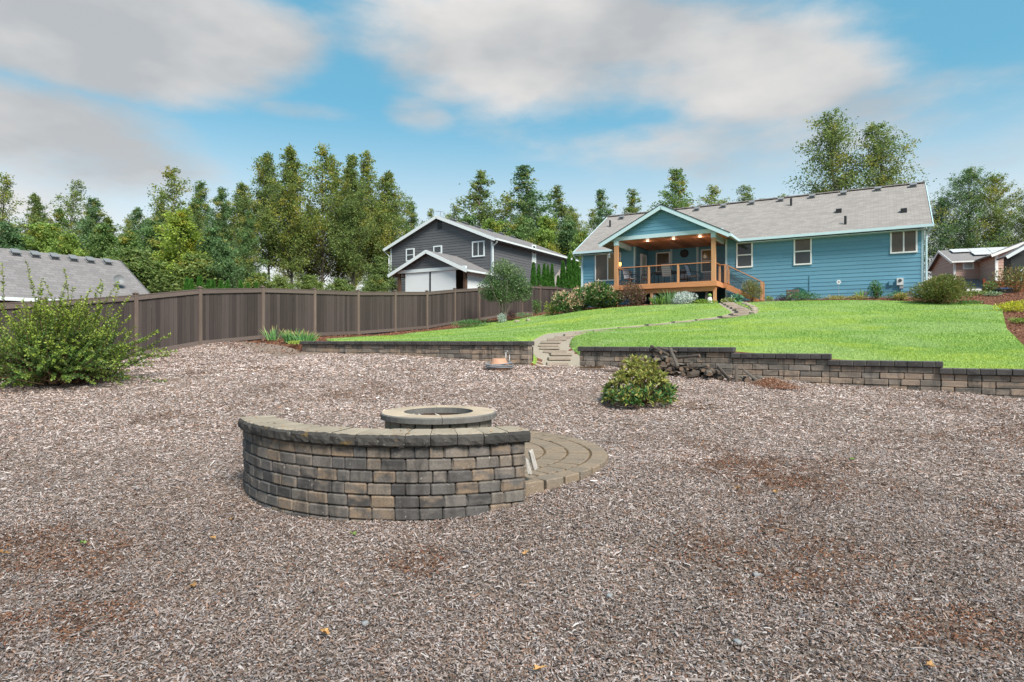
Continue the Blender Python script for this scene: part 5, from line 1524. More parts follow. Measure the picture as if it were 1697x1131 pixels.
shrub('silver_shrub', 1133, 486, 44, hd(1133, -2.9), [(0.36, 0.41, 0.41), (0.46, 0.50, 0.50), (0.27, 0.32, 0.31)], 'silver-white mounded shrub in front of the deck', n=1600, leaf=.08, lw=.4, seed=9, stems=False)
shrub('lavender_clump', 1085, 491, 12, hd(1085, -2.2), [(0.25, 0.34, 0.34), (0.16, 0.24, 0.22)], 'small bluish leafy clump left of the daylilies', n=260, leaf=.07, seed=10, stems=False)
shrub('groundcover', 1168, 497.5, 44, hd(1168, -2.8), YELG, 'low yellow-green groundcover at the foot of the right deck post', cat='groundcover', n=700, leaf=.06, seed=11, stems=False)
shrub('groundcover', 1206, 494.5, 26, hd(1206, -1.6), YELG + [(0.4, .4, .3)], 'low pale-flowering plant beside the path top below the stairs', cat='groundcover', n=500, leaf=.07, seed=12, stems=False)
shrub('hosta', 1222, 491, 16, hd(1222, -1.3), [(0.06, 0.16, 0.11), (0.09, 0.20, 0.13)], 'blue-green hosta under the deck stairs', cat='plant', n=220, leaf=.16, lw=.6, seed=13, stems=False)
shrub('feathery_shrub', 1246, 465, 40, hd(1246, -.9), [(0.12, 0.15, 0.04), (0.16, 0.19, 0.05), (0.09, 0.11, 0.03), (0.15, 0.09, 0.04)], 'fine feathery olive shrub at the bottom of the deck stairs', n=2600, leaf=.10, lw=.16, seed=14, upright=.9)
shrub('juniper', 1329, 485.5, 64, hd(1329, -.9), [(0.035, 0.10, 0.045), (0.05, 0.13, 0.05), (0.08, 0.17, 0.06)], 'low spreading blue-green juniper under the house wall', n=1500, leaf=.08, lw=.3, seed=15)
shrub('purple_plant', 1297, 492, 26, hd(1297, -.8), [(0.07, 0.03, 0.05), (0.05, 0.03, 0.035)], 'low dark purple plant left of the juniper', cat='plant', n=420, leaf=.06, seed=16, stems=False)
shrub('golden_groundcover', 1275, 491, 16, hd(1275, -.6), YELG, 'small yellow-green plant between the feathery shrub and purple plant', cat='plant', n=260, leaf=.06, seed=17, stems=False)
GOLD = [(0.28, 0.26, 0.07), (0.22, 0.22, 0.05), (0.13, 0.17, 0.04), (0.30, 0.20, 0.08)]
shrub('groundcover', 1388, 491, 38, hd(1388, -.5), GOLD, 'low golden groundcover around the garden stake by the wall', cat='groundcover', n=420, leaf=.07, seed=18, stems=False)
shrub('groundcover', 1420, 490.5, 30, hd(1420, -.5), GOLD, 'low golden groundcover left of the upright dark shrub', cat='groundcover', n=380, leaf=.07, seed=19, stems=False)
blades('iris', 1428, hd(1428, -.2), .25, .55, 14, [(0.16, 0.27, 0.10), (0.24, 0.34, 0.14)], 'few upright pale green leaves by the house wall', 20, lean=.2, bw=.06)
shrub('upright_shrub', 1452, 465.5, 22, hd(1452, -.3), [(0.03, 0.095, 0.025), (0.045, 0.12, 0.03), (0.07, 0.15, 0.04)], 'upright dark green shrub beside the electric meter', n=1000, leaf=.07, seed=21)
shrub('juniper', 1486, 483, 36, hd(1486, -.6), [(0.05, 0.14, 0.06), (0.08, 0.17, 0.07)], 'small low juniper under the electric meter', n=600, leaf=.07, lw=.35, seed=22)
shrub('golden_shrub', 1494, 486.5, 28, hd(1494, -1.1), GOLD, 'low gold and green shrub in front of the small juniper', n=500, leaf=.07, seed=23)
shrub('mounded_shrub', 1557, 457, 86, 25.6, [(0.10, 0.135, 0.03), (0.13, 0.165, 0.04), (0.07, 0.10, 0.025), (0.15, 0.11, 0.04)], 'broad rounded olive-green shrub at the right house corner', n=9500, leaf=.075, lw=.5, lump=11, seed=24)
shrub('groundcover', 1605, 499, 46, 25.2, [(0.05, 0.12, 0.03), (0.08, 0.16, 0.04)], 'low dark green mat between the mounded shrub and right bed', cat='groundcover', n=500, leaf=.06, seed=25, stems=False)
shrub('groundcover', 1612, 487.5, 52, 29, [(0.14, 0.20, 0.05), (0.20, 0.25, 0.07), (0.10, 0.14, 0.04)], 'loose yellow-green plants behind the mounded shrub', cat='groundcover', n=700, leaf=.09, seed=26, stems=False)
shrub('groundcover', 1645, 489, 30, 28, [(0.20, 0.25, 0.15), (0.12, 0.18, 0.09)], 'pale grey-green low plants before the dark green tub', cat='groundcover', n=400, leaf=.08, seed=27, stems=False)
shrub('golden_mat', 1684, 499.5, 54, 22.0, [(0.42, 0.40, 0.03), (0.34, 0.36, 0.03), (0.25, 0.30, 0.03)], 'bright golden-yellow spreading mat in the right bark bed', cat='groundcover', n=1300, leaf=.06, seed=28, stems=False, flat=1.2)
shrub('green_mat', 1693, 527.5, 32, 18.6, YELG, 'low lime-green cushion plant in the right bark bed', cat='groundcover', n=600, leaf=.05, seed=29, stems=False)
shrub('silver_plant', 832, 520, 16, 32.0, [(0.32, 0.40, 0.36), (0.22, 0.30, 0.26)], 'small silvery tuft at the foot of the small tree', cat='plant', n=420, leaf=.08, lw=.3, seed=30, stems=False)
shrub('barberry', 848, 513.5, 17, 32.6, [(0.045, 0.022, 0.03), (0.06, 0.03, 0.035)], 'dark purple barberry right of the small tree trunk', n=500, leaf=.06, seed=31)
shrub('groundcover', 868, 519, 34, 34.2, [(0.11, 0.19, 0.09), (0.16, 0.24, 0.12)], 'pale green creeping mat along the fence foot', cat='groundcover', n=420, leaf=.07, seed=32, stems=False)
shrub('groundcover', 783, 530, 66, 31.0, [(0.06, 0.15, 0.05), (0.09, 0.19, 0.06), (0.045, 0.11, 0.04)], 'spreading dark green groundcover along the left fence bed', cat='groundcover', n=1500, leaf=.08, lw=.3, seed=34, stems=False, depth=.5)
shrub('moss_patch', 489, 569.5, 26, 20.4, [(0.20, 0.27, 0.05), (0.27, 0.33, 0.07)], 'bright lime moss patch at the left end of the wall', cat='groundcover', n=900, leaf=.035, seed=35, stems=False, flat=.6)
IR = [(0.08, 0.20, 0.06), (0.12, 0.25, 0.07), (0.06, 0.16, 0.06)]
TIP = [(0.42, 0.26, 0.14), (0.35, 0.33, 0.12)]
blades('iris', 486, 21.5, .55, .58, 120, IR, 'left half of the iris clump behind the wall end', 36, tipc=TIP, lean=.3, bw=.03)
blades('iris', 505, 21.3, .55, .52, 110, IR, 'right half of the iris clump above the wall end', 37, tipc=TIP, lean=.3, bw=.03)
blades('iris', 452, 22.0, .35, .62, 34, IR, 'thin lone iris clump left of the larger clump', 38, tipc=TIP, lean=.4, bw=.03)
shrub('orange_leaf_shrub', 1683, 440, 60, 31.5, [(0.11, 0.14, 0.04), (0.17, 0.14, 0.05), (0.08, 0.12, 0.035), (0.22, 0.13, 0.06)], 'loose red-green shrub at the right edge above the bark bed', n=1500, leaf=.12, lw=.4, lump=8, seed=39)
shrub('low_tree', 1642, 466, 26, 33.5, [(0.09, 0.15, 0.05), (0.12, 0.17, 0.05)], 'small rounded green shrub before the red-brown fence', n=600, leaf=.1, seed=40)

# ---- arborvitae
def arbor_mesh(seed, n=2600):
    g = np.random.default_rng(seed)
    t = g.random(n) ** .8; az = g.uniform(0, 2 * math.pi, n)
    r = .5 * np.clip((1 - t) ** .75, .02, 1) * np.clip(t * 7 + .45, 0, 1) * (.8 + .25 * g.random(n)) * (1 + .12 * np.sin(az * 5 + t * 9))
    C = np.column_stack([r * np.cos(az), r * np.sin(az), t * .97])
    A = np.column_stack([np.cos(az) * .5, np.sin(az) * .5, np.full(n, 1.0) ]) + g.normal(size=(n, 3)) * .2
    V, Fc = leaf_arrays(C * np.array([1, 1, 4.0]), A, .22 * (.7 + .6 * g.random(n)), .09, g)
    return np_mesh('arborvitae', V, Fc, np.repeat(palette(n, [(0.04, 0.125, 0.02), (0.06, 0.16, 0.025), (0.035, 0.095, 0.018)], g), 4, 0))
AM = [arbor_mesh(60 + i) for i in range(3)]
for m_ in AM: m_.materials.append(M['leaf'])
ORD = ['first', 'second', 'third', 'fourth', 'fifth', 'sixth', 'seventh', 'eighth', 'ninth', 'tenth', 'eleventh', 'twelfth', 'thirteenth', 'fourteenth', 'fifteenth', 'sixteenth', 'seventeenth', 'eighteenth', 'nineteenth', 'twentieth', 'twenty-first', 'twenty-second', 'twenty-third', 'twenty-fourth', 'twenty-fifth', 'twenty-sixth', 'twenty-seventh', 'twenty-eighth']
trunkm = MB().tube([(0, 0, -.1), (0, 0, 3.6)], [.05, .015], 6).mesh('trunk'); trunkm.materials.append(M['stem'])
def arbor(k, px, pytop, d, wpx, label, group):
    x = (px - CX) / F * d; zb = float(zu(x, d)[0]); H = CAMZ + (CY - pytop) / F * d - zb
    r = empty('arborvitae', (x, d, zb), R.uniform(0, 6)); tag(r, label, 'tree', group)
    w = wpx / F * d
    link('foliage', AM[k % 3], None, r, scale=(w * 1.05, w * 1.05, H / 3.98)); link('trunk', trunkm, None, r, scale=(1, 1, H / 4))
tall = [(884, 437, 12), (893, 440, 11), (902, 438.5, 11), (908, 441, 10), (915, 439, 10), (925, 458, 10), (933, 434, 13), (943, 424, 13), (951, 428, 12), (957, 436, 12), (961, 445, 10)]
for k, (px, py, w) in enumerate(tall):
    arbor(k, px, py, 44.5 + .25 * k, w * 1.25, f'{ORD[k]} from left of the tall arborvitaes between the small tree and blue house', 'tall arborvitae row')
short = [(310, 463, 10), (317, 465, 9), (331, 459.5, 11), (346, 466, 10), (353, 466, 9), (366, 467, 10), (377, 467, 9), (399, 466, 8), (411, 471, 7), (425, 470, 7)]
for k, (px, py, w) in enumerate(short):
    arbor(k, px, py, 25.5 + .5 * k, w * 2.0, f'{ORD[k]} from left of the short arborvitae tops showing above the fence', 'short arborvitae row')

# ---- trees
def tree_arrays(seed, H=16.0, cb=.3, width=.17, nbr=70, nleaf=7000, leafsz=.26, cols=GREEN, conic=.8, up=.9, clump=.42, trunk=.16, yel=.13, lean=.02):
    g = np.random.default_rng(seed)
    mb = MB()
    m = 9; tp = []
    off = g.normal(size=2) * lean * H
    for j in range(m):
        t = j / (m - 1); tp.append((off[0] * t * t + g.normal() * .05, off[1] * t * t + g.normal() * .05, H * .985 * t - .3 * (j == 0)))
    tp = np.array(tp)
    mb.tube(tp.tolist(), list(trunk * (1 - np.linspace(0, .93, m))), 7)
    Cs, As, ci = [], [], []
    for b in range(nbr):
        t = cb + (1 - cb) * (b + g.random()) / nbr
        q = t * (m - 1); i0 = min(int(q), m - 2); p0 = tp[i0] + (tp[i0 + 1] - tp[i0]) * (q - i0)
        rel = (t - cb) / (1 - cb)
        prof = (1 - rel) ** conic * min(1, .55 + rel * 3.0)
        Ln = H * width * (.35 + .75 * g.random()) * (prof + .06)
        az = g.uniform(0, 2 * math.pi)
        dr = np.array([math.cos(az), math.sin(az), up * (.5 + .7 * g.random())]); dr /= np.linalg.norm(dr)
        end = p0 + dr * Ln * 1.25; mid = p0 + dr * Ln * .6 + np.array([0, 0, -.04 * Ln])
        if Ln > .9: mb.tube([p0.tolist(), mid.tolist(), end.tolist()], [trunk * .22 * (1 - t) + .02, trunk * .12 * (1 - t) + .012, .008], 4, False)
        per = int(nleaf / nbr * (.25 + 1.5 * Ln / (H * width)))
        nc = max(2, int(Ln * 2.6)); cl_ = clump * (.35 + .75 * prof)
        cen = p0 + (end - p0) * (.25 + .8 * g.random((nc, 1))) + g.normal(size=(nc, 3)) * cl_ * .5
        k = g.integers(0, nc, per)
        C = cen[k] + g.normal(size=(per, 3)) * cl_ * np.array([1, 1, .8]) * (.35 + .65 * g.random((per, 1)))
        Cs.append(C); As.append(g.normal(size=(per, 3)) + np.array([0, 0, -.2]) + dr * .6)
        shade = g.random()
        c = palette(per, cols, g, .15) * (.8 + .4 * shade)
        if g.random() < yel: c = c * .5 + np.array([0.20, 0.17, 0.03]) * .5
        ci.append(c)
    C = np.vstack(Cs); A = np.vstack(As); cl = np.vstack(ci)
    keep = C[:, 2] > .15; C, A, cl = C[keep], A[keep], cl[keep]
    sz = leafsz * (.6 + .7 * g.random(len(C)))
    V, Fc = leaf_arrays(C, A, sz, sz * .72, g)
    return mb, V, Fc, np.repeat(cl, 4, 0)
ALD = [(0.070, 0.105, 0.030), (0.095, 0.125, 0.04), (0.055, 0.09, 0.028), (0.11, 0.13, 0.042)]
BLUEG = [(0.06, 0.105, 0.042), (0.08, 0.13, 0.055), (0.05, 0.088, 0.038)]
YG = [(0.10, 0.15, 0.035), (0.125, 0.17, 0.04), (0.075, 0.12, 0.03)]
TP = {}
def proto(key, bark='bark', **k):
    mb, V, Fc, c = tree_arrays(**k)
    t = mb.mesh('trunk'); t.materials.append(M[bark])
    f = np_mesh('crown', V, Fc, c); f.materials.append(M['treeleaf'])
    TP[key] = (t, f, k.get('H', 16.0))
proto('alder0', seed=1, cols=ALD, nbr=176, nleaf=25514, width=0.224, cb=.28, leafsz=0.148, conic=.85, up=1.35)
proto('alder1', seed=2, cols=ALD, nbr=168, nleaf=23246, width=0.212, cb=.34, leafsz=0.148, yel=.25, bark='birchbark', conic=.8, up=1.35)
proto('alder2', seed=3, cols=ALD, nbr=152, nleaf=15876, width=0.212, cb=.32, leafsz=0.141, bark='birchbark', conic=.9, up=1.35)
proto('alder3', seed=4, cols=BLUEG, nbr=176, nleaf=23246, width=0.224, cb=.18, leafsz=0.148, conic=.85, up=1.35)
proto('cone0', seed=5, cols=ALD, nbr=160, nleaf=19278, width=0.259, cb=.10, conic=1.05, leafsz=0.155, up=1.35)
proto('cone1', seed=6, cols=BLUEG, nbr=160, nleaf=19278, width=0.247, cb=.08, conic=1.05, leafsz=0.155, up=1.35)
proto('airy0', seed=7, cols=ALD, nbr=128, nleaf=9355, width=0.236, cb=.25, leafsz=0.148, yel=.1, conic=.85, up=1.35)
proto('airy1', seed=8, cols=ALD, nbr=120, nleaf=7653, width=0.224, cb=.3, leafsz=0.148, yel=.1, bark='birchbark', conic=.9, up=1.35)
proto('broad0', seed=9, cols=BLUEG, nbr=208, nleaf=29767, width=0.365, cb=.10, conic=.62, leafsz=0.155, clump=.5)
proto('broad1', seed=10, cols=ALD, nbr=208, nleaf=24097, width=0.365, cb=.12, conic=.68, leafsz=0.155, clump=.45)
proto('oval0', seed=21, cols=ALD, nbr=260, nleaf=22000, width=.26, cb=.12, conic=.55, leafsz=.155, clump=.5, up=1.1)
proto('oval1', seed=22, cols=ALD, nbr=260, nleaf=22000, width=.28, cb=.12, conic=.6, leafsz=.155, clump=.5, up=1.1)
proto('bushy0', seed=11, cols=YG, nbr=90, nleaf=17850, width=.30, cb=.05, conic=.6, leafsz=0.169, H=9.0, trunk=.1)
proto('bushy1', seed=12, cols=BLUEG, nbr=90, nleaf=18900, width=.30, cb=.05, conic=.6, leafsz=0.169, H=9.0, trunk=.1)
proto('bushy2', seed=13, cols=ALD, nbr=80, nleaf=14700, width=.34, cb=.04, conic=.5, leafsz=0.155, H=6.0, trunk=.08)
def tree(px, pytop, d, key, wide, label, group, name='alder_tree'):
    t, f, H0 = TP[key]
    x = (px - CX) / F * d; zb = float(zu(x, d)[0]); H = CAMZ + (CY - pytop) / F * d - zb
    s = H / H0
    r = empty(name, (x, d, zb), R.uniform(0, 6.28)); tag(r, label, 'tree', group)
    link('trunk', t, None, r, scale=(s * .9, s * .9, s)); link('crown', f, None, r, scale=(s * wide, s * wide, s))
TALL = [(6, 288, 50, 'airy0', 1.15), (58, 321, 54, 'alder0', 1.0), (112, 295, 55, 'airy1', 1.25), (150, 328, 48, 'alder3', 1.3), (207, 352, 58, 'airy1', 1.0), (252, 318, 56, 'alder2', 1.0),
        (290, 277, 58, 'airy0', 1.35), (335, 300, 56, 'alder3', 1.0), (368, 312, 52, 'alder3', 1.1), (398, 303, 55, 'alder1', 1.1), (446, 254, 54, 'alder1', 1.05), (484, 242, 52, 'alder0', 1.0), (535, 240, 55, 'airy0', 1.2),
        (568, 262, 57, 'alder2', 1.0), (586, 258, 53, 'alder0', 1.0), (612, 257, 56, 'alder2', 1.05), (645, 284, 55, 'alder1', 1.15), (680, 335, 58, 'alder3', 1.0), (716, 346, 70, 'airy0', 1.0)]
for k, (px, py, d, key, w) in enumerate(TALL):
    tree(px, py, d, key, w, f'{ORD[k]} from left of the tall alders behind the left fence', 'tall alders behind the left fence')
MIDT = [(752, 338, 78, 'airy0', 1.5), (793, 281, 74, 'cone0', 1.65), (838, 322, 76, 'airy0', 1.6), (858, 318, 80, 'alder2', 1.4), (882, 278, 72, 'cone1', 1.7), (918, 312, 74, 'cone0', 1.5), (940, 340, 78, 'alder2', 1.3), (962, 350, 76, 'airy1', 1.5), (985, 345, 80, 'airy0', 1.4),
        (1008, 312, 70, 'cone1', 1.35), (1057, 314, 72, 'cone0', 1.3), (1117, 274, 66, 'cone1', 1.55), (1178, 307, 66, 'airy0', 1.5), (1250, 304, 68, 'airy1', 1.7), (1296, 322, 70, 'airy0', 1.2)]
for k, (px, py, d, key, w) in enumerate(MIDT):
    tree(px, py, d, key, w, f'{ORD[k]} from left of the slender trees rising between and behind the two houses', 'slender trees behind the houses', 'poplar_tree')
RT_ = [(1383, 194, 52, 'oval0', 1.1, 'taller left one of the pair of large trees above the blue roof'), (1468, 207, 50, 'oval1', 1.15, 'right one of the pair of large trees above the blue roof'),
       (1606, 283, 70, 'broad0', 1.05, 'broad green tree behind the tan house and blue roof end'), (1655, 292, 68, 'broad1', 1.0, 'broad tree behind the tan house at the right'), (1556, 330, 72, 'broad0', .9, 'green tree just right of the blue roof end'), (1715, 310, 66, 'broad1', 1.0, 'tree cut by the right edge behind the sunroom')]
for (px, py, d, key, w, lab) in RT_: tree(px, py, d, key, w, lab, 'cottonwoods at the right', 'cottonwood_tree')
UND = [(22, 375, 42, 'bushy1', 1.0), (75, 372, 43, 'bushy0', 1.1), (118, 390, 40, 'bushy0', 1.0), (165, 375, 41, 'bushy1', 1.0), (215, 385, 43, 'bushy1', 1.1), (262, 365, 44, 'bushy1', 1.0), (298, 350, 42, 'bushy0', 1.0), (345, 380, 44, 'bushy1', 1.0), (372, 400, 42, 'bushy1', .9),
       (420, 455, 46, 'bushy2', 1.2), (470, 464, 47, 'bushy2', 1.3), (522, 460, 47, 'bushy2', 1.2), (570, 466, 48, 'bushy2', 1.3), (618, 458, 48, 'bushy2', 1.2), (640, 430, 52, 'bushy2', 1.0), (245, 420, 40, 'bushy2', 1.4), (310, 425, 41, 'bushy2', 1.3)]
UND += [(95, 345, 50, 'alder3', 1.2), (182, 360, 49, 'alder0', 1.2), (232, 345, 50, 'alder3', 1.1), (318, 335, 50, 'alder1', 1.1), (410, 350, 50, 'alder3', 1.1), (512, 340, 58, 'alder1', 1.2), (560, 350, 60, 'alder2', 1.3), (632, 335, 60, 'alder0', 1.1)]
UND.sort()
for k, (px, py, d, key, w) in enumerate(UND):
    tree(px, py, d, key, w, f'{ORD[k]} from left of the lower trees and bushes standing before the tall alders', 'bushy trees behind the fence', 'bushy_tree')
UND2 = [(770, 362, 68, 'bushy1', 1.0), (815, 365, 66, 'bushy0', 1.1), (862, 362, 66, 'bushy1', 1.0), (905, 360, 68, 'bushy0', 1.0), (938, 372, 68, 'bushy1', 1.0), (965, 385, 66, 'bushy0', .9)]
for k, (px, py, d, key, w) in enumerate(UND2):
    tree(px, py, d, key, w, f'{ORD[k]} from left of the bushy trees behind the grey house roof', 'bushy trees behind the grey house', 'bushy_tree')
# the wood behind, one mass
def woodland():
    g = np.random.default_rng(77); Vs, Fs, Cs = [], [], []; base = 0; tr = MB()
    keys = ['alder2', 'airy0', 'airy1', 'alder1', 'cone0']
    for k in range(26):
        px = -40 + 1040 * (k + g.random()) / 20 if k < 20 else 1500 + 260 * g.random()
        d = g.uniform(78, 100); x = (px - CX) / F * d; zb = float(zu(x, d)[0])
        top = {True: 345, False: 368}[px < 700] + g.uniform(-12, 35)
        H = CAMZ + (CY - top) / F * d - zb
        t, f, H0 = TP[keys[g.integers(0, 5)]]
        n = len(f.vertices); co = np.empty(n * 3, np.float32); f.vertices.foreach_get('co', co); co = co.reshape(-1, 3)
        cc = np.empty(n * 4, np.float32); f.color_attributes['Col'].data.foreach_get('color', cc); cc = cc.reshape(-1, 4)[:, :3]
        sub = np.arange(0, n // 4, 2); ix = (sub[:, None] * 4 + np.arange(4)).ravel()
        s = H / H0
        Vs.append(co[ix] * np.array([s, s, s]) + np.array([x, d, zb])); Cs.append(cc[ix]); Fs.append(np.arange(len(ix)).reshape(-1, 4) + base); base += len(ix)
        tr.tube([(x, d, zb - .3), (x, d, zb + H * .9)], [.18, .03], 5)
    wo = link('woodland', np_mesh('woodland', np.vstack(Vs), np.vstack(Fs), np.vstack(Cs)), M['treeleaf'])
    tag(wo, 'hazy mass of distant woodland behind the nearer trees', 'woodland', kind='stuff')
    tr.build('trunks', M['bark'], wo)
woodland()
# ---- small ornamental tree by the fence
def small_tree():
    g = np.random.default_rng(21); d = 32.4; px = 836
    x = (px - CX) / F * d; zb = float(zu(x, d)[0]); r = empty('ornamental_tree', (x, d, zb)); tag(r, 'small multi-stemmed rounded tree in the bed by the fence', 'tree')
    mb = MB(); ends = []
    for k in range(5):
        a = g.uniform(0, 6.28); sp = g.uniform(.25, .75)
        p1 = np.array([math.cos(a) * .12, math.sin(a) * .12, .5]); p2 = np.array([math.cos(a) * sp, math.sin(a) * sp, 1.35]); p3 = p2 + np.array([math.cos(a) * .35, math.sin(a) * .3, .8])
        mb.tube([(0, 0, -.05), p1, p2, p3], [.055, .045, .03, .012], 6); ends.append(p3)
    mb.build('trunk', M['bark'], r)
    L = [(0, -.2, 1.35, .6, .5, .4), (-.35, -.3, 1.75, .6, .5, .5), (-.75, 0, 1.75, .62, .6, .65), (.3, 0, 1.6, .7, .65, .55), (.95, .1, 1.4, .5, .5, .35), (-.2, .1, 2.35, .8, .7, .6), (.45, -.1, 2.4, .7, .6, .6), (-.1, -.3, 2.8, .55, .5, .45), (.7, 0, 2.0, .6, .6, .5), (-.6, -.1, 1.35, .45, .4, .35), (1.15, 0, 1.75, .35, .4, .3)]
    P, dr, i = lumps_pts(11500, L, g, .2)
    A = dr + g.normal(size=P.shape) * .8
    c = palette(len(P), [(0.075, 0.135, 0.05), (0.10, 0.165, 0.065), (0.055, 0.10, 0.038)], g); m = P[:, 2] > 2.4; c[m] = c[m] * .8 + np.array([.2, .24, .11]) * .2
    sz = .085 * (.7 + .6 * g.random(len(P))); leaf_obj('crown', P, A, sz, sz * .5, c, 'leaf', r, g)
small_tree()

# ------------------------------------------------------------------ small things in the yard
# clay pot with hose
d = 14.85; x = (827 - CX) / F * d; zb = ground_at(x, d)
pt = empty('clay_pot', (x, d, zb)); tag(pt, 'terracotta pot upturned on the wood chips before the left wall', 'pot')
MB().lathe([(.0, .262), (.15, .262), (.165, .25), (.17, .235), (.235, .12), (.245, .07), (.24, -.02)], 26).build('pot_body', M['clay'], pt, True)
MB().lathe([(.13, .264), (.155, .268), (.165, .262), (.168, .24)], 26).build('pot_base', M['clay'], pt, True)
hs = MB()
hr = random.Random(4)
for k in range(6):
    pts = []; ph = hr.uniform(0, 6.28); rr = hr.uniform(.25, .31); tl = hr.uniform(.0, .09) if k else .16; a0 = hr.uniform(0, 6.28)
    for j in range(29):
        a = a0 + 2 * math.pi * j / 28
        pts.append((rr * 1.12 * math.cos(a), rr * math.sin(a), .025 + .018 * k + tl * (1 + math.sin(a + ph)) * .5))
    hs.tube(pts, .0125, 6, False)
ho = hs.build('garden_hose', M['hose'], None, True, loc=(x, d, zb)); tag(ho, 'grey hose coiled around the terracotta pot', 'hose')
sp = MB().tube([(0, 0, 0), (0, 0, .42)], .012, 6).tube([(.09, 0, 0), (.09, 0, .36)], .01, 6).tube([(0, 0, .42), (.03, 0, .45), (.06, 0, .42)], .012, 6)
o = sp.build('standpipe', M['metal'], None, True, loc=(x + .16, d + .35, ground_at(x + .16, d + .35) - .02)); tag(o, 'thin metal standpipe between the terracotta pot and wall', 'pipe')

# firewood
fr_ = random.Random(9)
logm = []
for k in range(6):
    mb = MB(); n = 8; vs = []; fs = []
    rr = [fr_.uniform(.75, 1.1) for _ in range(n)]
    if k % 3 == 0: rr = [max(.25, min(1.0, (1.0 if i < 5 else .35))) for i in range(n)]
    for z in (-.5, -.15, .2, .5):
        for i in range(n):
            a = 2 * math.pi * i / n; q = rr[i] * fr_.uniform(.93, 1.07); vs.append((math.cos(a) * q, math.sin(a) * q, z))
    for z in range(3):
        for i in range(n): fs.append((z * n + i, z * n + (i + 1) % n, (z + 1) * n + (i + 1) % n, (z + 1) * n + i))
    bark = MB().add(vs, fs).mesh('bark'); bark.materials.append(M['logbark'] if k % 3 else M['bark'])
    caps = []
    for pts_ in ([vs[i] for i in range(n)][::-1], [vs[3 * n + i] for i in range(n)]):
        cm = MB().add(pts_, [tuple(range(n))]).mesh('cut_end'); cm.materials.append(M['cutwood']); caps.append(cm)
    logm.append((bark, caps))
def firelog(s, off, z, rad, ln, yaw, pitch, k, label='split grey firewood log in the pile against the stepped wall', grp='firewood pile'):
    p = wpt(s, off); r = empty('firewood_log', (p[0], p[1], z)); r.rotation_euler = (math.radians(90) + pitch, 0, ANG + yaw)
    tag(r, label, 'log', grp)
    b, c = logm[k % 6]
    link('bark', b, None, r, scale=(rad, rad, ln)); [link('cut_end', q_, None, r, scale=(rad, rad, ln)) for q_ in c]
cnt = 0
for row, (s0, s1, step) in enumerate(((1.75, 3.95, .115), (1.8, 3.3, .12), (1.85, 3.0, .125), (1.85, 2.3, .13))):
    s = s0
    while s < s1:
        rad = fr_.uniform(.03, .062)
        z = ground_at(*wpt(s, -.45)) + .045 + row * .098 + fr_.uniform(-.015, .015)
        firelog(s, -.36 + fr_.uniform(-.06, .06), z, rad, fr_.uniform(.3, .48), fr_.choice([fr_.uniform(-.5, .5), fr_.uniform(-1.3, 1.3)]), fr_.uniform(-.2, .2), cnt); cnt += 1
        s += step * fr_.uniform(.85, 1.2)
for (s, off, dz, rad, ln, yaw, pit_) in ((2.1, -.4, .54, .035, .55, 1.1, .35), (2.25, -.38, .57, .03, .5, 1.2, .2), (2.0, -.35, .52, .04, .45, .8, .1), (2.75, -.45, .44, .035, .5, 1.35, -.1), (2.45, -.52, .40, .04, .5, .8, .9),
                                        (3.5, -.55, .15, .04, .45, .9, .6), (3.75, -.6, .13, .035, .4, .2, 1.2), (4.0, -.5, .13, .04, .4, 1.0, .5), (4.25, -.55, .06, .03, .45, 1.3, .05), (4.5, -.5, .05, .035, .3, .7, .2), (3.2, -.6, .12, .07, .3, .3, .2), (2.9, -.62, .09, .06, .35, -.3, .1)):
    firelog(s, off, ground_at(*wpt(s, -.45)) + dz, rad, ln, yaw, pit_, cnt, 'loose pale firewood stick lying over the pile by the stepped wall', 'loose sticks on the firewood'); cnt += 1
# mulch mound
ms_ = np.array(wpt(4.45, -.72)); n = 40; vs = []; fs = []
gg_ = np.random.default_rng(3)
def mound_h(u_, v_):
    t = np.hypot(u_ / 1.0, v_ / .62) * (1 + .12 * np.sin(3 * np.arctan2(v_, u_) + 1)); t = np.clip(t, 0, 1)
    return .26 * (.5 + .5 * np.cos(t * math.pi)) ** 1.1 + (vn(u_ + 5, v_, 6) - .5) * .05 * (1 - t) - .03
for i in range(18):
    for j in range(n):
        a = 2 * math.pi * j / n; t = i / 17
        vs.append((t * math.cos(a), t * math.sin(a) * .62, float(mound_h(np.array([t * math.cos(a)]), np.array([t * math.sin(a) * .62]))[0])))
for i in range(17):
    for j in range(n): fs.append((i * n + j, (i + 1) * n + j, (i + 1) * n + (j + 1) % n, i * n + (j + 1) % n))
mm = MB().add(vs, fs); zz = ground_at(*ms_)
mo = mm.build('mulch_mound', M['barkbed'], None, True, loc=(ms_[0], ms_[1], zz), rot=(0, 0, ANG), scale=(.62, .62, .68)); tag(mo, 'low mound of reddish wood mulch beside the firewood pile', 'mulch mound')
q = 5200; u_ = gg_.uniform(-1, 1, q); v_ = gg_.uniform(-.62, .62, q); k_ = np.hypot(u_, v_ / .62) < .98; u_, v_ = u_[k_], v_[k_]; q = len(u_)
A_ = gg_.normal(size=(q, 3)); A_[:, 2] *= .35; sz = .04 * (.5 + gg_.random(q))
co = leaf_obj('chip_layer', np.column_stack([u_, v_, mound_h(u_, v_) + .012]), A_, sz, sz * .4, palette(q, [(.36, .22, .15), (.25, .12, .075), (.46, .36, .30), (.17, .08, .05), (.40, .30, .24)], gg_), 'chips', mo, gg_); co['kind'] = 'stuff'
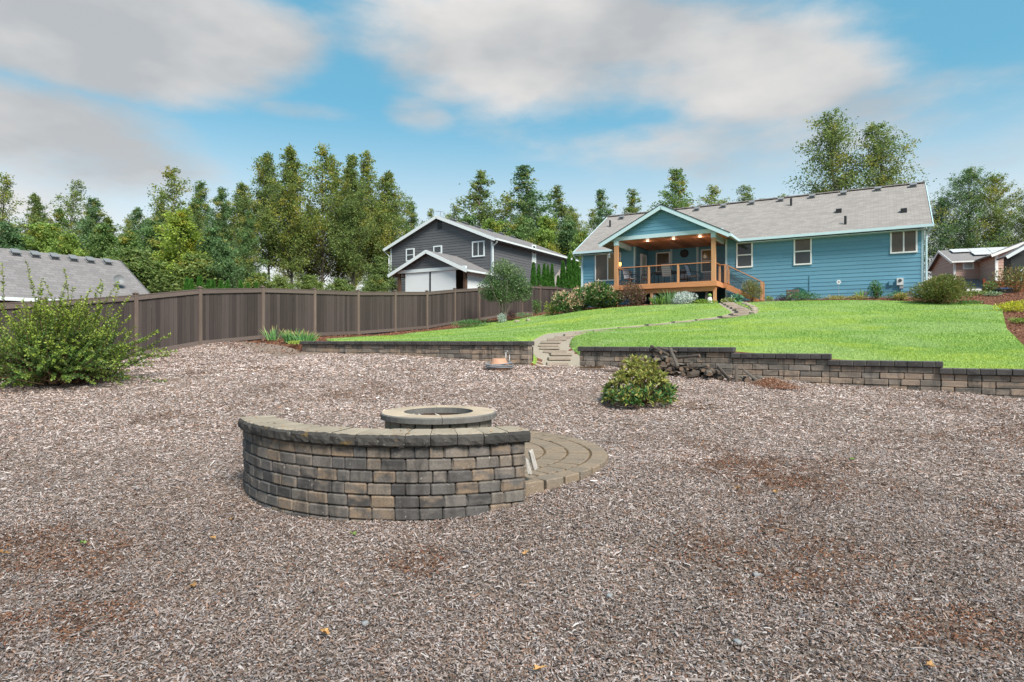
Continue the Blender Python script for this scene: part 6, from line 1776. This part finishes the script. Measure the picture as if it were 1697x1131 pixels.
# plank by the wall
p = wpt(.85, -.6)
tag(MB().box(-.5, .5, -.07, .07, 0, .04).build('plank', M['fence_post'], None, loc=(p[0], p[1], ground_at(*p) + .015), rot=(0, .03, ANG + .15)), 'weathered plank on the chips between the bush and wall', 'plank')
p = wpt(.55, -.5)
tag(MB().box(-.3, .3, -.05, .05, 0, .05).build('plank', M['stem'], None, loc=(p[0], p[1], ground_at(*p) + .04), rot=(0, -.05, ANG - .2)), 'short dark board end lying behind the plank', 'plank')
# fallen leaves
def fallen(px, py, mat, label, size=.036):
    ds = ray_ground(px, py, lambda x, y: zl(x, y) - CAMZ, 2.0, 16.0); x = (px - CX) / F * ds
    rr_ = random.Random(int(px)); vs = [(0, 0, .004)]; n = 11
    for i in range(n):
        a = 2 * math.pi * i / n; q = size * (.55 + .45 * (i % 2)) * (1.3 if i in (0, 5) else .9) * rr_.uniform(.8, 1.1); vs.append((q * math.cos(a), q * .7 * math.sin(a), .006 + rr_.uniform(0, .022)))
    fs = [(0, 1 + i, 1 + (i + 1) % n) for i in range(n)]
    o = MB().add(vs, fs).build('fallen_leaf', M[mat], None, loc=(x, ds, float(zl(x, ds)[0]) + .025), rot=(rr_.uniform(-.2, .2), rr_.uniform(-.2, .2), rr_.uniform(0, 6))); tag(o, label, 'leaf', 'fallen leaves')
fallen(386, 867, 'dryleaf', 'dry yellow leaf left of the foot of the seat wall')
fallen(352, 900, 'dryleaf', 'orange leaf on the chips nearest below the seat wall left end')
fallen(137, 908, 'greenleaf', 'green leaf on the chips at the left')
fallen(320, 984, 'dryleaf', 'orange leaf in the lower left chips below the others')
fallen(5, 928, 'dryleaf', 'pale leaf at the left picture edge')
fallen(1285, 824, 'dryleaf', 'tan leaf by the dark patch on the right, right one of two')
fallen(1223, 818, 'dryleaf', 'tan leaf by the dark patch on the right, left one of two')
fallen(1412, 767, 'greenleaf', 'green scrap on the chips in the right middle distance')
fallen(538, 1064, 'dryleaf', 'narrow tan leaf in the bottom foreground', .04)
fallen(892, 1126, 'dryleaf', 'yellow leaf at the bottom edge centre')
fallen(870, 928, 'dryleaf', 'yellowed leaf in front of the seat wall right end', .035)
fallen(585, 895, 'greenleaf', 'green leaf just in front of the seat wall', .04)
fallen(1541, 1119, 'dryleaf', 'small orange leaf in the lower right corner', .03)
# garden stake, chair, vents by the house wall
dd = hd(1390, -.25); x = (1390 - CX) / F * dd
st = empty('garden_stake', (x, dd, float(zu(x, dd)[0]))); tag(st, 'thin metal garden stake with a flower top by the blue wall', 'garden stake')
MB().tube([(0, 0, -.1), (0, 0, .78)], .01, 5).build('rod', M['metal'], st)
fl = MB()
for k in range(6):
    a = k * math.pi / 3; fl.bar((0, 0, .8), (.11 * math.cos(a), 0, .8 + .11 * math.sin(a)), .05, .012, (0, 1, 0))
fl.build('flower_top', M['meter'], st)
dd = hd(1322, -.05); x = (1322 - CX) / F * dd
ch = empty('garden_chair', (x, dd, float(zu(x, dd)[0])), ANG); tag(ch, 'dark teal round-backed garden chair behind the juniper', 'chair')
bk = MB(); n = 12; vs = []
for k in range(n + 1):
    a = math.pi * k / n; vs.append((.42 * math.cos(a), .12, .25 + .36 * math.sin(a)))
bk.slab(vs, (0, -1, 0), .04); bk.build('backrest', M['teal'], ch)
MB().box(-.38, .38, -.3, .1, .2, .25).build('seat', M['teal'], ch)
for sx in (-.33, .33):
    for sy in (-.25, .12): MB().box(sx - .025, sx + .025, sy - .025, sy + .025, -.1, .2).build('leg', M['teal'], ch)
dd = hd(1311, -.1); x = (1309 - CX) / F * dd
wb = empty('wooden_crate', (x, dd - .3, float(zu(x, dd - .3)[0])), ANG); tag(wb, 'small weathered wooden crate left of the teal chair', 'crate')
for k in range(3): MB().box(-.25, .25, -.16, -.14, .08 + k * .15, .2 + k * .15).build('slat', M['fence_post'], wb)
for sx in (-.25, .25): MB().box(sx - .02, sx + .02, -.14, .14, 0, .52).build('side', M['fence_post'], wb)
# small items under the deck: watering can, board
dd = hd(1175, -1.9); x = (1176 - CX) / F * dd
gn = empty('garden_figure', (x, dd, float(zu(x, dd)[0]))); tag(gn, 'small white and green garden figure beside the right deck post', 'garden figure')
MB().lathe([(.13, 0), (.14, .1), (.11, .22), (.08, .3)], 12).build('base', M['white'], gn, True); MB().lathe([(.02, .28), (.10, .33), (.11, .4), (.06, .47), (0, .49)], 12).build('top', M['greenleaf'], gn, True)
dd = hd(1172, -1.7); x = (1170 - CX) / F * dd
mb = MB(); mb.bar((0, 0, 0), (.1, .15, .72), .12, .03); tag(mb.build('leaning_board', M['fence_post'], None, loc=(x, dd, float(zu(x, dd)[0]))), 'grey board leaning under the deck beside the garden figure', 'board')
# shepherd hook by the fence
dd = 36.0; x = (886.5 - CX) / F * dd
hk = MB().tube([(0, 0, 0), (0, 0, 1.75), (.05, 0, 1.95), (.16, 0, 2.0), (.25, 0, 1.9), (.26, 0, 1.8)], .012, 5); tag(hk.build('garden_hook', M['black'], None, loc=(x, dd, float(zu(x, dd)[0]) - .05)), 'thin curved garden hook standing before the fence', 'garden hook')
# edging stones along the path bend
er = random.Random(2)
for k, (px, py) in enumerate(((1240, 507), (1246, 510), (1250, 513), (1251, 517), (1248, 520), (1234, 504.5), (875, 532), (857, 534))):
    ds = ray_ground(px, py, zpath, 15.0); x = (px - CX) / F * ds; me = rough_block(300 + k, .25, 1, .06); me.materials.append(M['step'])
    tag(link('edging_stone', me, None, None, (x, ds, float(zu(x, ds)[0]) + .03), (0, 0, er.uniform(0, 3)), (.28, .2, .12)), ORD[k] + ' pale edging stone along the upper path bend, counted from the top' if k < 5 else 'pale edging stone highest beside the upper path' if k == 5 else 'pale stone in the bark by the small tree', 'stone', 'edging stones' if k < 6 else 'stones by the small tree')
# pebbles in the chips
for k, (px, py) in enumerate(((1253, 959), (1010, 996), (1222, 1073), (1233, 659), (605, 1040))):
    ds = ray_ground(px, py, lambda x, y: zl(x, y) - CAMZ, 2.0, 16.0); x = (px - CX) / F * ds; me = rough_block(400 + k, .28, 2, .05); me.materials.append(M['found'])
    for p_ in me.polygons: p_.use_smooth = True
    tag(link('pebble', me, None, None, (x, ds, float(zl(x, ds)[0]) + .02), (0, 0, k), (.036, .028, .02)), ['smooth grey pebble in the chips right of centre', 'small grey pebble in the chips below the seat wall right end', 'flat grey pebble in the lower right foreground', 'dark pebble in the chips near the mulch mound', 'grey pebble in the bottom foreground left of centre'][k], 'pebble', 'pebbles in the chips')

# ------------------------------------------------------------------ wood chips (loose, uncountable)
def chips():
    g = np.random.default_rng(123)
    Ps = []; S = []
    for (d0, d1, den, sc) in ((1.9, 3.6, 12500, .85), (3.6, 5.5, 8000, .92), (5.5, 8.5, 5000, 1.0), (8.5, 13, 3000, 1.2), (13, 22, 1450, 1.6)):
        x0, x1 = -.9 * d1, .9 * d1; n = int((x1 - x0) * (d1 - d0) * den)
        x = g.uniform(x0, x1, n); y = g.uniform(d0, d1, n)
        m = (np.abs(x) < .86 * y + .3)
        r = np.hypot(x - PC[0], y - PC[1]); m &= r > 1.97
        a = np.arctan2(y - PC[1], x - PC[0]); m &= ~((r < 2.10) & (a > A0 - .02) & (a < A1 + .02))
        off = (x - W0[0]) * VX + (y - W0[1]) * VY; s = (x - W0[0]) * UX + (y - W0[1]) * UY
        m &= off < -0.02
        m &= inside(yard, x, y)
        m &= ~((y > 18) & (s < -8.5) & (off > -1.4 - (s + 9.7) * .3))
        Ps.append(np.column_stack([x[m], y[m]])); S.append(np.full(m.sum(), sc))
    P = np.vstack(Ps); S = np.concatenate(S); n = len(P)
    L = S * .0205 * np.exp(g.normal(size=n) * .5); W = S * (.0042 + .0062 * g.random(n))
    big = g.random(n) < .012; L[big] *= 2.0; W[big] *= 1.7
    az = g.uniform(0, 2 * math.pi, n)
    tilt = g.normal(size=n) * .22
    Z = zl(P[:, 0], P[:, 1]) + .004 + S * .016 * g.random(n)
    tilt *= np.where(P[:, 1] < 6, 1.35, 1.0)
    A = np.column_stack([np.cos(az) * np.cos(tilt), np.sin(az) * np.cos(tilt), np.sin(tilt)])
    roll = g.normal(size=n) * .45
    s0 = np.column_stack([-np.sin(az), np.cos(az), np.zeros(n)]); nn = np.cross(A, s0)
    Sd = s0 * np.cos(roll)[:, None] + nn * np.sin(roll)[:, None]; Nn = np.cross(A, Sd)
    C = np.column_stack([P, Z])
    h = (A * (L / 2)[:, None]); w = Sd * (W / 2)[:, None]; b = Nn * (W * g.uniform(-.4, .9, n))[:, None]
    tp = g.uniform(.35, 1.0, n)[:, None]
    nr = P[:, 1] < 5.5; fr = ~nr
    Vn = np.stack([C - h - w * tp, C - h + w * tp, C + w + b, C - w + b, C + h * 1.0 + w * .5 * tp, C + h - w * .5 * tp], 1)[nr].reshape(-1, 3)
    Vf = np.stack([C - h - w * tp, C - h + w, C + h + w * tp, C + h - w], 1)[fr].reshape(-1, 3)
    k = np.arange(nr.sum())[:, None] * 6; k2 = np.arange(fr.sum())[:, None] * 4 + len(Vn)
    V = np.vstack([Vn, Vf]); Fc = np.vstack([k + np.array([[0, 1, 2, 3]]), k + np.array([[3, 2, 4, 5]]), k2 + np.array([[0, 1, 2, 3]])])
    pal = np.array([(.52, .46, .42), (.43, .36, .315), (.32, .26, .23), (.36, .24, .175), (.20, .115, .075), (.12, .09, .075), (.06, .05, .045), (.60, .56, .52), (.25, .23, .23)])
    pw = np.array([.17, .19, .16, .15, .10, .08, .04, .04, .07]); pw /= pw.sum()
    i = g.choice(len(pal), n, p=pw); col = pal[i] * (1 + (g.random((n, 1)) - .5) * .4)
    col *= (.80 + .42 * (.6 * vn(P[:, 0] + 3, P[:, 1], 1.3) + .4 * vn(P[:, 0], P[:, 1] + 8, 4.5)))[:, None]
    col *= np.interp(P[:, 1], [3.0, 5.5, 9.0, 14.0], [.60, .73, 1.12, 1.36])[:, None]      # painted shade: near chips darkened for gaps, far ones lightened for the grazing view
    col *= np.array([1.01, 1.0, 1.06])
    # turned-over, redder and darker patches
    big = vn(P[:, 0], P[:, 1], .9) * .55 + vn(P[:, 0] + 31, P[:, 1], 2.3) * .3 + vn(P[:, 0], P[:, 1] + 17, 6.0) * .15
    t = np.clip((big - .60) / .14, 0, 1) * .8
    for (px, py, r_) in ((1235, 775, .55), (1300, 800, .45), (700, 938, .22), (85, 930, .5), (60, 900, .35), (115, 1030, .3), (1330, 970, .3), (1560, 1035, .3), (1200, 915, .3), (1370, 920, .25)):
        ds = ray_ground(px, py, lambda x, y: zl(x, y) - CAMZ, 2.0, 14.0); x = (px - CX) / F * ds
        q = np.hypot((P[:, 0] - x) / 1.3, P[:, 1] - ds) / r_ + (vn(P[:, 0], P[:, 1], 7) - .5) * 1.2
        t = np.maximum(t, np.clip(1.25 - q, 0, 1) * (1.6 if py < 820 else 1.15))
    use = (g.random(n) < t * .5)
    dk = np.array([(.17, .075, .042), (.11, .05, .03), (.21, .11, .065), (.055, .035, .028)])
    col[use] = dk[g.integers(0, 4, use.sum())] * (1 + (g.random((use.sum(), 1)) - .5) * .4)
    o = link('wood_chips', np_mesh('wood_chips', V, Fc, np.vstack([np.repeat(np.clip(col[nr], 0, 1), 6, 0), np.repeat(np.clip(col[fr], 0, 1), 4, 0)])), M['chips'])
    tag(o, 'loose pale grey and brown wood chips strewn over the yard', 'wood chips', kind='stuff')
    return n
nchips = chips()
# bark chips on the beds
def bark_chips():
    g = np.random.default_rng(9); n = 90000
    x = g.uniform(-10, 24, n); y = g.uniform(12, 36, n)
    off = (x - W0[0]) * VX + (y - W0[1]) * VY
    m = (off > .3) & ~inside(LAWN[0], x, y) & ~inside(LAWN[1], x, y) & (path_dist(x, y)[0] > .65)
    fo = (x - F0[0]) * FD[1] - (y - F0[1]) * FD[0]; m &= fo > .05
    m |= (off > -1.4) & (off < .6) & (x < -6.6) & (fo > .05) & (fo < 4) & (y > 18.6)
    m &= np.abs(x) < .86 * y
    x, y = x[m], y[m]; n = len(x)
    lowside = ((x - W0[0]) * VX + (y - W0[1]) * VY) < 0
    z = np.where(lowside, zl(x, y), np.maximum(zu(x, y) - .03, 0)) + .01 + .02 * g.random(n)
    A = g.normal(size=(n, 3)); A[:, 2] *= .4
    pal = [(.19, .085, .05), (.26, .13, .085), (.12, .055, .035), (.32, .19, .13), (.07, .035, .025)]
    sz = .055 * (.6 + .9 * g.random(n)); o = leaf_obj('bark_chips', np.column_stack([x, y, z]), A, sz, sz * .5, palette(n, pal, g), 'chips', None, g)
    tag(o, 'red-brown bark chips covering the garden beds', 'bark chips', kind='stuff')
bark_chips()
# grass
def grass():
    g = np.random.default_rng(31)
    Ps = []
    for (y0, y1, den) in ((10, 15, 1500), (15, 21, 900), (21, 40, 420)):
        n = int(34 * (y1 - y0) * den); x = g.uniform(-10, 24, n); y = g.uniform(y0, y1, n)
        m = (np.abs(x) < .86 * y) & (inside(LAWN[0], x, y) | inside(LAWN[1], x, y))
        Ps.append(np.column_stack([x[m], y[m], np.full(m.sum(), (1.0, 1.3, 1.9)[(y0 > 14) + (y0 > 20)])]))
    P = np.vstack(Ps); n = len(P); sc = P[:, 2]
    x, y = P[:, 0], P[:, 1]; z = zu(x, y)
    H = .034 * (.55 + .8 * g.random(n)); Wd = .007 * sc * (.7 + .6 * g.random(n))
    az = g.uniform(0, 6.28, n); ln = g.random(n) * .75
    dx_ = np.cos(az) * H * ln; dy_ = np.sin(az) * H * ln; sx = -np.sin(az) * Wd; sy = np.cos(az) * Wd
    V = np.stack([np.column_stack([x - sx, y - sy, z - .003]), np.column_stack([x + sx, y + sy, z - .003]), np.column_stack([x + dx_, y + dy_, z + H])], 1).reshape(-1, 3)
    Fc = np.arange(n * 3).reshape(-1, 3)
    big = vn(x * .5, y * .9, .55) * .6 + vn(x + 9, y, 1.6) * .4
    t = np.clip((big - .52) / .2, 0, 1)[:, None]
    c = palette(n, [(0.19, 0.32, 0.06), (0.24, 0.385, 0.085), (0.16, 0.28, 0.07)], g, .10)
    yl = palette(n, [(0.34, 0.44, 0.06), (0.40, 0.47, 0.075)], g)
    pale = np.clip((vn(x + 40, y * 1.6 + 3, .7) - .42) / .25, 0, 1)[:, None] * .6
    c = c * (1 - t * .75) + yl * t * .75; c = c * (1 - pale) + np.array([.32, .43, .19]) * pale
    o = link('grass', np_mesh('grass', V, Fc, np.repeat(c, 3, 0)), M['blade']); tag(o, 'short green grass blades of the lawn', 'grass', kind='stuff')
    return n
ngrass = grass()
print('CHIPS', nchips, 'GRASS', ngrass)
